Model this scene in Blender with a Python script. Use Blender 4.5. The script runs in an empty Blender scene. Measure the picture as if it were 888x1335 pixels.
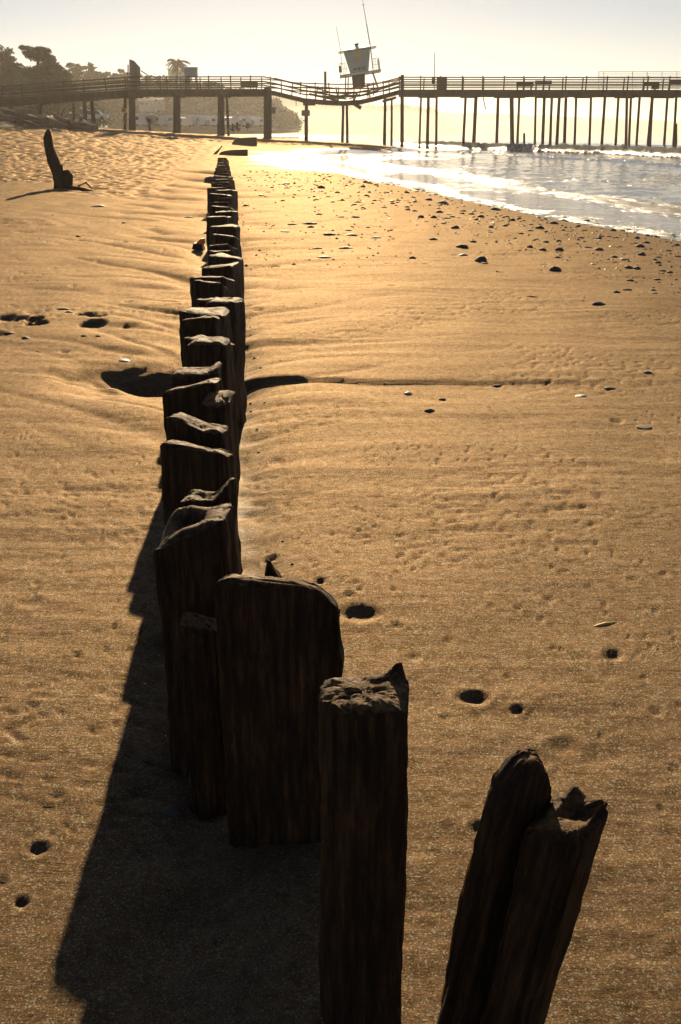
import bpy, bmesh, math, random
import numpy as np
from mathutils import Vector, Matrix, noise as mnoise

R = math.radians
rng = random.Random(7)
nrng = np.random.default_rng(11)
S = bpy.context.scene
COL = S.collection

# ------------------------------------------------------------------ camera, sky, sun, exposure
EYE, F, PITCH = 1.5, 1298.0, R(20.8)
cam_d = bpy.data.cameras.new('camera')
cam = bpy.data.objects.new('camera', cam_d); COL.objects.link(cam)
cam.location = (0, 0, EYE); cam.rotation_euler = (R(90) - PITCH, 0, 0)
cam_d.sensor_fit = 'VERTICAL'; cam_d.sensor_height = 36.0; cam_d.sensor_width = 24.0
cam_d.lens = F / 1335 * 36.0
cam_d.clip_start = 0.05; cam_d.clip_end = 20000
S.camera = cam

SUN_EL, SUN_AZ = R(18.0), R(-2.2)
W = bpy.data.worlds.new('World'); S.world = W; W.use_nodes = True
wn = W.node_tree; bg = wn.nodes['Background']
sky = wn.nodes.new('ShaderNodeTexSky'); sky.sky_type = 'NISHITA'; sky.sun_disc = False
sky.sun_elevation = SUN_EL; sky.sun_rotation = SUN_AZ
sky.altitude = 1800; sky.air_density = 0.8; sky.dust_density = 0.22; sky.ozone_density = 1.0
tint = wn.nodes.new('ShaderNodeMix'); tint.data_type = 'RGBA'; tint.blend_type = 'MULTIPLY'; tint.inputs[0].default_value = 1; tint.inputs[7].default_value = (1.0, .815, .69, 1)
wn.links.new(sky.outputs[0], tint.inputs[6]); wn.links.new(tint.outputs[2], bg.inputs[0]); bg.inputs[1].default_value = 0.058

sun_d = bpy.data.lights.new('sun', 'SUN'); sun_d.energy = 5.0; sun_d.angle = R(0.5)
sun_d.color = (1.0, 0.77, 0.47)
sun = bpy.data.objects.new('sun', sun_d); COL.objects.link(sun)
sdir = Vector((math.sin(SUN_AZ) * math.cos(SUN_EL), math.cos(SUN_AZ) * math.cos(SUN_EL), math.sin(SUN_EL)))
sun.rotation_euler = (-sdir).to_track_quat('-Z', 'Y').to_euler()
sun.location = sdir * 60

S.view_settings.view_transform = 'Standard'; S.view_settings.look = 'None'
S.view_settings.gamma = 1.0; S.view_settings.use_curve_mapping = False
S.view_settings.exposure = 0.68
S.cycles.use_denoising = True; S.cycles.denoising_prefilter = 'ACCURATE'
S.cycles.max_bounces = 6; S.cycles.volume_bounces = 0
S.cycles.sample_clamp_indirect = 4.0

# ------------------------------------------------------------------ helpers
fwd = Vector((0, math.cos(PITCH), -math.sin(PITCH))); upv = Vector((0, math.sin(PITCH), math.cos(PITCH)))
def ray(px, py): return fwd + Vector((1, 0, 0)) * ((px - 444) / F) - upv * ((py - 667.5) / F)
def at(px, py, Y):
    d = ray(px, py); t = Y / d.y
    return Vector((d.x * t, Y, EYE + d.z * t))

class MB:
    def __init__(s): s.v = []; s.f = []; s.m = []
    def add(s, vs, fs, mi=0):
        o = len(s.v); s.v += [tuple(p) for p in vs]; s.f += [tuple(i + o for i in f) for f in fs]; s.m += [mi] * len(fs)
    def box(s, c, size, rot=None, mi=0):
        x, y, z = (k / 2 for k in size); c = Vector(c)
        P = [Vector(p) for p in ((-x,-y,-z),(x,-y,-z),(x,y,-z),(-x,y,-z),(-x,-y,z),(x,-y,z),(x,y,z),(-x,y,z))]
        if rot is not None: P = [rot @ p for p in P]
        s.add([p + c for p in P], [(3,2,1,0),(4,5,6,7),(0,1,5,4),(1,2,6,5),(2,3,7,6),(3,0,4,7)], mi)
    def bar(s, a, b, w, h, mi=0):
        a = Vector(a); b = Vector(b); d = b - a; L = d.length; d.normalize()
        side = d.cross(Vector((0, 0, 1)))
        if side.length < 1e-4: side = Vector((1, 0, 0))
        side.normalize(); up = side.cross(d)
        x, z = side * (w / 2), up * (h / 2)
        P = [a - x - z, a + x - z, a + x + z, a - x + z, b - x - z, b + x - z, b + x + z, b - x + z]
        s.add(P, [(0,1,2,3),(7,6,5,4),(0,4,5,1),(1,5,6,2),(2,6,7,3),(3,7,4,0)], mi)
    def tube(s, pts, rad, n=10, wob=0.0, mi=0):
        pts = [Vector(p) for p in pts]; rings = []
        for i, p in enumerate(pts):
            d = (pts[min(i + 1, len(pts) - 1)] - pts[max(i - 1, 0)]).normalized()
            a = d.orthogonal().normalized() if abs(d.z) < .95 else Vector((1, 0, 0)); a = (a - d * a.dot(d)).normalized(); b = d.cross(a)
            r = rad[i] if hasattr(rad, '__len__') else rad
            rings.append([p + (a * math.cos(2 * math.pi * k / n) + b * math.sin(2 * math.pi * k / n)) * r * (1 + wob * (mnoise.noise((k * .9, i * .7, p.x * 3))) ) for k in range(n)])
        vs = [q for r_ in rings for q in r_]; fs = []
        for i in range(len(pts) - 1):
            for k in range(n): fs.append((i*n+k, i*n+(k+1) % n, (i+1)*n+(k+1) % n, (i+1)*n+k))
        fs.append(tuple(range(n - 1, -1, -1))); fs.append(tuple(range((len(pts)-1)*n, len(pts)*n)))
        s.add(vs, fs, mi)
    def build(s, name, mats, parent=None, smooth=False):
        me = bpy.data.meshes.new(name); me.from_pydata(s.v, [], s.f)
        mats = mats if isinstance(mats, (list, tuple)) else [mats]
        for m in mats: me.materials.append(m)
        if len(mats) > 1: me.polygons.foreach_set('material_index', s.m)
        if smooth: me.polygons.foreach_set('use_smooth', [True] * len(me.polygons))
        me.update()
        o = bpy.data.objects.new(name, me); COL.objects.link(o)
        if parent is not None:
            o.parent = parent; o.matrix_parent_inverse = Matrix.Translation(-parent.location)
        return o

def tag(o, label=None, cat=None, group=None, kind=None):
    if label: o['label'] = label
    if cat: o['category'] = cat
    if group: o['group'] = group
    if kind: o['kind'] = kind
    return o
def thing(name, label, cat, loc=(0, 0, 0), group=None):
    o = bpy.data.objects.new(name, None); COL.objects.link(o); o.location = loc; o.empty_display_size = .3
    return tag(o, label, cat, group)

def np_mesh(name, verts, quads, mat, smooth=True, attrs=None):
    me = bpy.data.meshes.new(name); nv, nf = len(verts), len(quads)
    me.vertices.add(nv); me.vertices.foreach_set('co', verts.astype(np.float32).ravel())
    me.loops.add(nf * 4); me.loops.foreach_set('vertex_index', quads.astype(np.int32).ravel())
    me.polygons.add(nf); me.polygons.foreach_set('loop_start', np.arange(0, nf * 4, 4, dtype=np.int32))
    me.polygons.foreach_set('loop_total', np.full(nf, 4, np.int32)); 
    me.polygons.foreach_set('use_smooth', np.full(nf, smooth))
    for k, a in (attrs or {}).items():
        at_ = me.attributes.new(k, 'FLOAT', 'POINT'); at_.data.foreach_set('value', a.astype(np.float32).ravel())
    me.materials.append(mat); me.update(calc_edges=True); me.validate()
    o = bpy.data.objects.new(name, me); COL.objects.link(o); return o
def grid_quads(nr, nc):
    i = np.arange(nr - 1)[:, None] * nc + np.arange(nc - 1)[None, :]; i = i.ravel()
    return np.stack([i, i + 1, i + nc + 1, i + nc], 1)

_perm = np.random.default_rng(3).permutation(512); _perm = np.concatenate([_perm, _perm, _perm])
_ga = np.random.default_rng(4).random(512) * 2 * math.pi; _gx, _gy = np.cos(_ga), np.sin(_ga)
def pn(x, y, seed=0):
    x = np.asarray(x, float) + seed * 17.31; y = np.asarray(y, float) + seed * 9.7
    xi = np.floor(x).astype(int); yi = np.floor(y).astype(int); xf = x - xi; yf = y - yi
    u = xf*xf*xf*(xf*(xf*6-15)+10); v = yf*yf*yf*(yf*(yf*6-15)+10)
    def g(i, j, dx, dy):
        h = _perm[(_perm[i & 511] + j) & 511]; return _gx[h] * dx + _gy[h] * dy
    a = g(xi, yi, xf, yf); b = g(xi+1, yi, xf-1, yf); c = g(xi, yi+1, xf, yf-1); d = g(xi+1, yi+1, xf-1, yf-1)
    return (a + u*(b-a)) + v*((c + u*(d-c)) - (a + u*(b-a)))
def sstep(a, b, x):
    t = np.clip((x - a) / (b - a), 0, 1); return t * t * (3 - 2 * t)

# ------------------------------------------------------------------ materials
def mat_new(name):
    m = bpy.data.materials.new(name); m.use_nodes = True; nt = m.node_tree
    return m, nt, nt.nodes['Principled BSDF']
def N(nt, t, **kw):
    n = nt.nodes.new(t)
    for k, v in kw.items():
        if k in n.inputs: n.inputs[k].default_value = v
        else: setattr(n, k, v)
    return n
def ramp(nt, src, stops):
    r = nt.nodes.new('ShaderNodeValToRGB'); e = r.color_ramp.elements
    while len(e) < len(stops): e.new(.5)
    for i, (p, c) in enumerate(stops): e[i].position = p; e[i].color = (*c, 1) if len(c) == 3 else c
    nt.links.new(src, r.inputs[0]); return r
def simple(name, c0, c1, scale=6, rough=.7, bump=.2, stretch=(1, 1, 1), spec=.4, bdist=.02, detail=6):
    m, nt, b = mat_new(name)
    tc = N(nt, 'ShaderNodeTexCoord'); mp = N(nt, 'ShaderNodeMapping'); mp.inputs['Scale'].default_value = stretch
    nt.links.new(tc.outputs['Object'], mp.inputs[0])
    no = N(nt, 'ShaderNodeTexNoise', Scale=scale, Detail=detail, Roughness=.65); nt.links.new(mp.outputs[0], no.inputs['Vector'])
    r = ramp(nt, no.outputs[0], [(.3, c0), (.7, c1)]); nt.links.new(r.outputs[0], b.inputs['Base Color'])
    b.inputs['Roughness'].default_value = rough; b.inputs['Specular IOR Level'].default_value = spec
    if bump:
        bp = N(nt, 'ShaderNodeBump', Strength=bump, Distance=bdist); nt.links.new(no.outputs[0], bp.inputs['Height']); nt.links.new(bp.outputs[0], b.inputs['Normal'])
    return m

M = {}
# sand: dry and wet share one material, mixed by a wetness attribute of the ground itself
m, nt, b = mat_new('sand'); M['sand'] = m
geo = N(nt, 'ShaderNodeNewGeometry'); wet = N(nt, 'ShaderNodeAttribute'); wet.attribute_name = 'wet'
n1 = N(nt, 'ShaderNodeTexNoise', Scale=.55, Detail=9, Roughness=.66); n2 = N(nt, 'ShaderNodeTexNoise', Scale=330, Detail=3, Roughness=.75)
n3 = N(nt, 'ShaderNodeTexNoise', Scale=20, Detail=10, Roughness=.84)
n5 = N(nt, 'ShaderNodeTexNoise', Scale=1, Detail=8, Roughness=.7, Distortion=.4); m5 = N(nt, 'ShaderNodeMapping'); m5.inputs['Scale'].default_value = (4, 22, 4); nt.links.new(geo.outputs['Position'], m5.inputs[0]); nt.links.new(m5.outputs[0], n5.inputs['Vector'])
vo = N(nt, 'ShaderNodeTexVoronoi', Scale=300)
for q in (n1, n2, n3, vo): nt.links.new(geo.outputs['Position'], q.inputs['Vector'])
r1 = ramp(nt, n1.outputs[0], [(.3, (.038, .027, .016)), (.7, (.092, .064, .036))])
r2 = ramp(nt, n2.outputs[0], [(.32, (.40, .40, .40)), (.5, (1, 1, 1)), (.68, (1.55, 1.5, 1.4))])
r3 = ramp(nt, n3.outputs[0], [(.36, (.62, .60, .57)), (.5, (1, 1, 1)), (.64, (1.3, 1.3, 1.28))])
mu = N(nt, 'ShaderNodeMix', data_type='RGBA', blend_type='MULTIPLY'); mu.inputs[0].default_value = 1
nt.links.new(r1.outputs[0], mu.inputs[6]); nt.links.new(r2.outputs[0], mu.inputs[7])
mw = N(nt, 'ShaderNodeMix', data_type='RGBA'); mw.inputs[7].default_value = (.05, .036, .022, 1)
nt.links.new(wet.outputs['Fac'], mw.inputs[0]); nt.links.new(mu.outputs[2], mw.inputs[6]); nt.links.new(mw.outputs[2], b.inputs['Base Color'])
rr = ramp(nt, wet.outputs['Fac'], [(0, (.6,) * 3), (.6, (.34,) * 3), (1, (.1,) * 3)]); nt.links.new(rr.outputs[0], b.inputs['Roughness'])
b.inputs['Specular IOR Level'].default_value = .22
bA = N(nt, 'ShaderNodeBump', Strength=.55, Distance=.0025); nt.links.new(n2.outputs[0], bA.inputs['Height'])
bB = N(nt, 'ShaderNodeBump', Strength=.5, Distance=.016); nt.links.new(n3.outputs[0], bB.inputs['Height'])
bC = N(nt, 'ShaderNodeBump', Strength=.5, Distance=.016); nt.links.new(n5.outputs[0], bC.inputs['Height']); nt.links.new(bA.outputs[0], bC.inputs['Normal']); nt.links.new(bC.outputs[0], bB.inputs['Normal'])
inv = N(nt, 'ShaderNodeMath', operation='SUBTRACT'); inv.inputs[0].default_value = 1; nt.links.new(wet.outputs['Fac'], inv.inputs[1])
mA = N(nt, 'ShaderNodeMath', operation='MULTIPLY'); mA.inputs[1].default_value = .55; nt.links.new(inv.outputs[0], mA.inputs[0]); nt.links.new(mA.outputs[0], bA.inputs['Strength']); 
mB = N(nt, 'ShaderNodeMath', operation='MULTIPLY_ADD'); mB.inputs[1].default_value = .42; mB.inputs[2].default_value = .06; nt.links.new(inv.outputs[0], mB.inputs[0]); nt.links.new(mB.outputs[0], bB.inputs['Strength'])
nt.links.new(bB.outputs[0], b.inputs['Normal'])
# loose grains throw the low sun forward with their own golden colour
df = N(nt, 'ShaderNodeBsdfDiffuse', Roughness=.6); gl = N(nt, 'ShaderNodeBsdfGlossy', Roughness=.69)
gt = N(nt, 'ShaderNodeMix', data_type='RGBA', blend_type='MULTIPLY'); gt.inputs[0].default_value = 1; gt.inputs[6].default_value = (1.0, .705, .45, 1)
nt.links.new(r2.outputs[0], gt.inputs[7]); mg = N(nt, 'ShaderNodeMix', data_type='RGBA', blend_type='MULTIPLY'); mg.inputs[0].default_value = 1; nt.links.new(mu.outputs[2], mg.inputs[6]); nt.links.new(r3.outputs[0], mg.inputs[7])
nt.links.new(mg.outputs[2], df.inputs['Color'])
sp = N(nt, 'ShaderNodeSeparateColor'); nt.links.new(vo.outputs['Color'], sp.inputs[0])
gk = ramp(nt, sp.outputs[0], [(0, (.50, .50, .50)), (.86, (.68, .68, .68)), (.93, (2.2, 2.2, 2.1))]); gk.color_ramp.interpolation = 'LINEAR'
g4 = N(nt, 'ShaderNodeMix', data_type='RGBA', blend_type='MULTIPLY'); g4.inputs[0].default_value = 1; nt.links.new(gt.outputs[2], g4.inputs[6]); nt.links.new(gk.outputs[0], g4.inputs[7])
g5 = N(nt, 'ShaderNodeMix', data_type='RGBA', blend_type='MULTIPLY'); g5.inputs[0].default_value = 1; nt.links.new(g4.outputs[2], g5.inputs[6]); nt.links.new(r3.outputs[0], g5.inputs[7])
g5.clamp_result = True; nt.links.new(g5.outputs[2], gl.inputs['Color']); nt.links.new(bB.outputs[0], df.inputs['Normal']); nt.links.new(bB.outputs[0], gl.inputs['Normal'])
ms = N(nt, 'ShaderNodeMixShader'); lw = N(nt, 'ShaderNodeLayerWeight', Blend=.5); mr = N(nt, 'ShaderNodeMapRange'); [setattr(mr.inputs[i], 'default_value', v) for i, v in ((1, .3), (2, .92), (3, .14), (4, .315))]; nt.links.new(lw.outputs['Facing'], mr.inputs[0]); nt.links.new(mr.outputs[0], ms.inputs[0]); nt.links.new(df.outputs[0], ms.inputs[1]); nt.links.new(gl.outputs[0], ms.inputs[2])
m2 = N(nt, 'ShaderNodeMixShader'); nt.links.new(wet.outputs['Fac'], m2.inputs[0]); nt.links.new(ms.outputs[0], m2.inputs[1]); nt.links.new(b.outputs[0], m2.inputs[2])
nt.links.new(m2.outputs[0], nt.nodes['Material Output'].inputs['Surface'])

# sea water with foam
m, nt, b = mat_new('sea_water'); M['water'] = m
geo = N(nt, 'ShaderNodeNewGeometry'); foam = N(nt, 'ShaderNodeAttribute'); foam.attribute_name = 'foam'
w1 = N(nt, 'ShaderNodeTexNoise', Scale=1.1, Detail=6, Roughness=.62); w2 = N(nt, 'ShaderNodeTexNoise', Scale=7, Detail=4, Roughness=.6)
fo = N(nt, 'ShaderNodeTexNoise', Scale=2.2, Detail=10, Roughness=.72, Distortion=.6)
mp = N(nt, 'ShaderNodeMapping'); mp.inputs['Scale'].default_value = (1.0, .55, 1)
nt.links.new(geo.outputs['Position'], mp.inputs[0])
for q in (w1, w2, fo): nt.links.new(mp.outputs[0], q.inputs['Vector'])
ad = N(nt, 'ShaderNodeMath', operation='ADD'); nt.links.new(foam.outputs['Fac'], ad.inputs[0]); nt.links.new(fo.outputs[0], ad.inputs[1])
fm = ramp(nt, ad.outputs[0], [(.62, (0, 0, 0)), (.74, (.45, .45, .45)), (.92, (1, 1, 1))])
fm_half = ad
mx = N(nt, 'ShaderNodeMix', data_type='RGBA'); mx.inputs[6].default_value = (.10, .11, .11, 1); mx.inputs[7].default_value = (.78, .78, .76, 1)
nt.links.new(fm.outputs[0], mx.inputs[0]); nt.links.new(mx.outputs[2], b.inputs['Base Color'])
rg = ramp(nt, fm.outputs[0], [(0, (.07,) * 3), (1, (.7,) * 3)]); nt.links.new(rg.outputs[0], b.inputs['Roughness'])
b.inputs['IOR'].default_value = 1.33
b1 = N(nt, 'ShaderNodeBump', Strength=.35, Distance=.12); nt.links.new(w1.outputs[0], b1.inputs['Height'])
b2 = N(nt, 'ShaderNodeBump', Strength=.5, Distance=.03); nt.links.new(w2.outputs[0], b2.inputs['Height']); nt.links.new(b1.outputs[0], b2.inputs['Normal'])
tl = N(nt, 'ShaderNodeBsdfTranslucent'); tl.inputs[0].default_value = (.8, .8, .78, 1); fd = N(nt, 'ShaderNodeBsdfDiffuse'); fd.inputs[0].default_value = (.8, .8, .78, 1)
fx = N(nt, 'ShaderNodeMixShader'); fx.inputs[0].default_value = .72; nt.links.new(fd.outputs[0], fx.inputs[1]); nt.links.new(tl.outputs[0], fx.inputs[2])
fy = N(nt, 'ShaderNodeMixShader'); nt.links.new(fm.outputs[0], fy.inputs[0]); nt.links.new(b.outputs[0], fy.inputs[1]); nt.links.new(fx.outputs[0], fy.inputs[2]); nt.links.new(fy.outputs[0], nt.nodes['Material Output'].inputs['Surface'])
b3 = N(nt, 'ShaderNodeBump', Strength=.6, Distance=.05); nt.links.new(fm.outputs[0], b3.inputs['Height']); nt.links.new(b2.outputs[0], b3.inputs['Normal'])
nt.links.new(b3.outputs[0], b.inputs['Normal'])

# weathered piling wood
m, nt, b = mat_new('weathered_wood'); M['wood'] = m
tc = N(nt, 'ShaderNodeTexCoord'); mp = N(nt, 'ShaderNodeMapping'); mp.inputs['Scale'].default_value = (1, 1, .09)
nt.links.new(tc.outputs['Object'], mp.inputs[0])
g1 = N(nt, 'ShaderNodeTexNoise', Scale=75, Detail=8, Roughness=.7); nt.links.new(mp.outputs[0], g1.inputs['Vector'])
g2 = N(nt, 'ShaderNodeTexNoise', Scale=14, Detail=6, Roughness=.65); nt.links.new(tc.outputs['Object'], g2.inputs['Vector'])
r1 = ramp(nt, g1.outputs[0], [(.3, (.008, .005, .003)), (.46, (.032, .017, .008)), (.6, (.070, .038, .018)), (.75, (.15, .088, .045))])
r2 = ramp(nt, g2.outputs[0], [(.3, (.5, .5, .48)), (.7, (1.2, 1.12, 1.0))])
mu = N(nt, 'ShaderNodeMix', data_type='RGBA', blend_type='MULTIPLY'); mu.inputs[0].default_value = 1
nt.links.new(r1.outputs[0], mu.inputs[6]); nt.links.new(r2.outputs[0], mu.inputs[7]); nt.links.new(mu.outputs[2], b.inputs['Base Color'])
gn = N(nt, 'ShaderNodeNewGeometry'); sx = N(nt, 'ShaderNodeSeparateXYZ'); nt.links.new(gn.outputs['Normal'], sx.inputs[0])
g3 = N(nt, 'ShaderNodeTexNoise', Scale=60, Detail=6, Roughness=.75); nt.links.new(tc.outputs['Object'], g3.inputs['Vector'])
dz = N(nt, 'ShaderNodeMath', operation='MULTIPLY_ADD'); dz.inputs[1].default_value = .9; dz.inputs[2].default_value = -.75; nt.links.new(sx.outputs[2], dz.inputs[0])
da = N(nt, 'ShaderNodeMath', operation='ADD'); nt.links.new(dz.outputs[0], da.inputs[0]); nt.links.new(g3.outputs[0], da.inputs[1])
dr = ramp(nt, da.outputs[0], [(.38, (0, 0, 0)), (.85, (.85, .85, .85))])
md = N(nt, 'ShaderNodeMix', data_type='RGBA'); md.inputs[7].default_value = (.36, .19, .075, 1); nt.links.new(dr.outputs[0], md.inputs[0]); nt.links.new(mu.outputs[2], md.inputs[6]); nt.links.new(md.outputs[2], b.inputs['Base Color'])  # sandy tone on upward faces, with the sunlit golden rim painted into its colour
rr = ramp(nt, g2.outputs[0], [(.3, (.55,) * 3), (.7, (.85,) * 3)]); nt.links.new(rr.outputs[0], b.inputs['Roughness']); b.inputs['Specular IOR Level'].default_value = .22
bA = N(nt, 'ShaderNodeBump', Strength=.9, Distance=.012); nt.links.new(g1.outputs[0], bA.inputs['Height'])
bB = N(nt, 'ShaderNodeBump', Strength=.5, Distance=.012); nt.links.new(g2.outputs[0], bB.inputs['Height']); nt.links.new(bA.outputs[0], bB.inputs['Normal']); nt.links.new(bB.outputs[0], b.inputs['Normal'])

M['pier'] = simple('pier_timber', (.026, .018, .013), (.066, .046, .032), 1.6, .75, .4, (1, 1, .3))
M['pier_grey'] = simple('grey_timber', (.13, .12, .10), (.24, .22, .18), 3, .8, .3, (4, 1, .4))
M['pale_wood'] = simple('pale_driftwood', (.16, .12, .085), (.30, .23, .16), 4, .75, .4, (1, 1, .5))
M['log'] = simple('driftwood_log', (.05, .036, .026), (.14, .10, .07), 3, .8, .5)
M['stone'] = simple('dark_stone', (.035, .032, .03), (.11, .095, .08), 9, .7, .4, spec=.25, bdist=.01)
M['stone_pale'] = simple('pale_stone', (.30, .26, .20), (.50, .44, .36), 9, .5, .3, bdist=.01)
M['kelp'] = simple('wet_kelp', (.018, .02, .008), (.06, .055, .02), 12, .6, .6, spec=.25)
M['white'] = simple('white_paint', (.68, .69, .68), (.80, .80, .78), 2, .5, .05)
M['blue_grey'] = simple('blue_grey_paint', (.30, .36, .39), (.42, .48, .50), 2, .6, .1, (1, 1, 6))
M['roof'] = simple('white_roof_sheet', (.62, .66, .70), (.78, .80, .80), 2, .35, .1)
M['yellow'] = simple('yellow_paint', (.62, .40, .03), (.75, .50, .05), 5, .5, 0)
M['red'] = simple('red_tape', (.60, .05, .06), (.72, .08, .09), 5, .5, 0)
M['orange'] = simple('orange_plastic', (.75, .18, .02), (.85, .26, .03), 9, .4, .1)
M['metal'] = simple('grey_metal', (.22, .22, .22), (.34, .33, .32), 6, .4, 0)
M['black'] = simple('dark_fitting', (.02, .02, .022), (.045, .045, .045), 6, .5, .1)
M['glass'] = simple('dark_glass', (.02, .025, .03), (.04, .045, .05), 3, .08, 0, spec=.6)
M['skin'] = simple('skin', (.42, .26, .18), (.50, .32, .23), 8, .55, 0)
M['jacket'] = simple('navy_jacket', (.015, .03, .05), (.03, .055, .085), 8, .8, .2)
M['trousers'] = simple('dark_trousers', (.03, .035, .045), (.06, .065, .08), 8, .8, .2)
M['hair'] = simple('brown_hair', (.03, .02, .012), (.06, .04, .025), 20, .6, .2)
M['leaf'] = simple('evergreen_leaf', (.028, .050, .016), (.075, .105, .035), 1.2, .7, 0)
M['leaf2'] = simple('grey_green_leaf', (.045, .060, .028), (.10, .115, .055), 1.0, .7, 0)
M['palm'] = simple('palm_frond', (.05, .06, .02), (.11, .11, .045), 2, .6, 0)
M['trunk'] = simple('bark', (.05, .036, .026), (.11, .08, .055), 4, .85, .5)
M['scrub'] = simple('scrub_slope', (.022, .030, .014), (.075, .066, .036), .25, .9, .6, bdist=.5, detail=9)
M['stucco'] = simple('pale_stucco', (.55, .52, .46), (.68, .65, .58), 1, .8, .1)
M['tile'] = simple('brown_roof_tile', (.16, .09, .06), (.26, .16, .11), 2, .8, .3)
M['green'] = simple('sunlit_grass', (.10, .16, .03), (.16, .24, .05), 3, .8, .3)
M['twig'] = simple('yellow_twig', (.45, .30, .06), (.60, .42, .10), 20, .6, .2)

# ------------------------------------------------------------------ the beach
SEA = -0.25
_wy = np.array([-60, 0, 8, 15, 18, 22, 27, 34, 42, 50, 59, 75, 90, 105, 120, 140, 170, 220, 330, 600, 1000], float)
_wx = np.array([30, 12.5, 9.0, 6.7, 5.9, 4.9, 3.9, 2.8, 1.3, .0, -1.3, -2.6, -1.8, 2.5, 9.5, 8.5, 0, -12, -32, -70, -110], float)
_fy = np.linspace(-60, 1000, 4241); _fx = np.interp(_fy, _wy, _wx); _k = np.hanning(41); _k /= _k.sum()
_fx = np.convolve(np.pad(_fx, 20, mode='edge'), _k, 'valid')
def shore(y): return np.interp(y, _fy, _fx)
def ROW(y): return -.108 * np.asarray(y) - .07            # centre line of the old bulkhead
def smooth_ground(x, y):
    x = np.asarray(x, float); y = np.asarray(y, float)
    s = shore(y) - x
    sp = np.maximum(s, 0)
    z = np.where(s < 0, SEA + .05 * np.maximum(s, -60), SEA + .25 * (1 - np.exp(-sp / 2.2)))
    rise = .055 * np.minimum(sp, 42) * sstep(12, 135, y)
    return z + rise + .012 * np.clip(sp - 42, 0, 60) * sstep(60, 200, y)

def hit(px, py):
    d = ray(px, py); t0, t1 = .2, None
    t = .4
    while t < 600:
        p = d * t
        if EYE + p.z < float(smooth_ground(p.x, p.y)): t1 = t; break
        t0 = t; t *= 1.02
    if t1 is None: t0 = t1 = 400
    for _ in range(30):
        tm = (t0 + t1) / 2; p = d * tm
        if EYE + p.z < float(smooth_ground(p.x, p.y)): t1 = tm
        else: t0 = tm
    p = d * t1; return p.x, p.y, EYE + p.z

HOLES = [(618,908,18,.72),(674,922,10,.9),(800,852,14,.6),(540,855,11,.5),(518,816,10,.8),(417,757,10,.9),(456,777,9,.8),(464,760,7,.8),(353,718,11,.8),
 (409,730,7,.8),(856,925,10,.7),(661,879,6,.7),(640,791,6,.7),(675,792,7,.7),(717,779,9,.5),(826,754,8,.7),(585,834,8,.5),(517,748,6,.7),(581,934,9,.4),
 (628,1078,16,.6),(737,969,20,.35),(49,1106,14,.8),(27,1175,11,1),(74,1038,12,.5),(99,856,9,.7),(22,850,8,.6),(107,705,6,.7),(47,760,7,.6),(88,744,5,.6),
 (41,726,5,.6),(5,826,7,.6),(41,787,16,.3),(198,1129,6,.6),(560,700,5,.6),(600,668,6,.5),(650,640,6,.4),(520,690,5,.5),(480,705,5,.5),(440,720,6,.6),(395,742,5,.6),
 (500,735,5,.6),(540,742,5,.5),(430,742,6,.6),(700,720,6,.5),(760,700,6,.5),(735,745,7,.4),(690,770,6,.4),(840,790,7,.4),(600,760,6,.4),(470,800,24,.35),(865,750,8,.6),
 (555,780,6,.5),(610,800,6,.5),(570,620,6,.5),(660,625,7,.4),(720,610,6,.4),(500,640,6,.4),(430,610,6,.4),(30,640,7,.4),(120,660,6,.4),(60,690,6,.4)]
def holes_px_to_world():
    out = []
    for px, py, r, k in HOLES:
        x, y, z = hit(px, py); x2, _, _ = hit(px + r, py); out.append((x, y, abs(x2 - x), k))
    return out

nR = 1150
u_ = np.linspace(0, 1, nR); a0, b0 = .0026, .0042
d0, d1 = .25, 300.
rows = ((a0 + b0 * d0) * np.exp(u_ * math.log((a0 + b0 * d1) / (a0 + b0 * d0))) - a0) / b0
ang = np.concatenate([np.linspace(-62, -22, 50)[:-1], np.linspace(-22, 22, 620), np.linspace(22, 62, 50)[1:]])
tan_ = np.tan(np.radians(ang))
YY = np.repeat(rows[:, None], len(ang), 1); XX = rows[:, None] * tan_[None, :] + 0.0
# behind and beside the camera the fan starts from a small apron
XX = XX + np.sign(tan_)[None, :] * np.abs(np.sin(np.radians(ang)))[None, :] * .9
ZZ = smooth_ground(XX, YY)
s_ = shore(YY) - XX
near = 1 - sstep(8, 40, YY)
dry = sstep(.3, 3.0, s_)
rx = XX - ROW(YY)                                     # signed distance from the row of pilings
# gentle undulation, wind/wash ripples
ZZ += dry * (.035 * pn(XX * .55, YY * .40, 1) + .016 * pn(XX * 1.7, YY * 1.3, 2))
patch = sstep(-.15, .35, pn(XX * .7, YY * .6, 7))
ZZ += dry * (.0048 * pn(XX * 1.6 + .6 * pn(XX, YY, 5), YY * 7, 3) * (.35 + patch) + .0040 * pn(XX * 6, YY * 15, 4) * near * patch + .0016 * pn(XX * 22, YY * 46, 6) * near * (.4 + patch))
ZZ += .030 * np.exp(-(rx / .20) ** 2) * pn(XX * 5, YY * 5, 10) * (1 - sstep(10, 25, YY))
# fine streaks washed across the beach (right) with little steps that catch the low sun
st = pn(XX * .8, YY * 5.5 + .9 * pn(XX * .9, YY * .9, 8), 9)
ZZ += dry * sstep(2.6, 5, YY) * .010 * np.clip(st, -.1, 1)
# backwash ribs fanning out from the pilings
fan = np.exp(-np.abs(rx) / (.5 + .05 * YY)) * sstep(3.2, 6.5, YY) * (1 - sstep(35, 60, YY)) * np.where(rx > 0, .6, 1)
ribs = pn(rx * .9 / (1 + .04 * YY), (YY - np.where(rx < 0, .45, .15) * np.abs(rx)) * (3.2 / (1 + .06 * YY)), 12)
ribs = np.clip(ribs * 2.2, -1, 1) * .55 - .5 * np.exp(-(ribs / .10) ** 2)
ZZ += fan * (.040 + .004 * YY) * ribs
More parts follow.
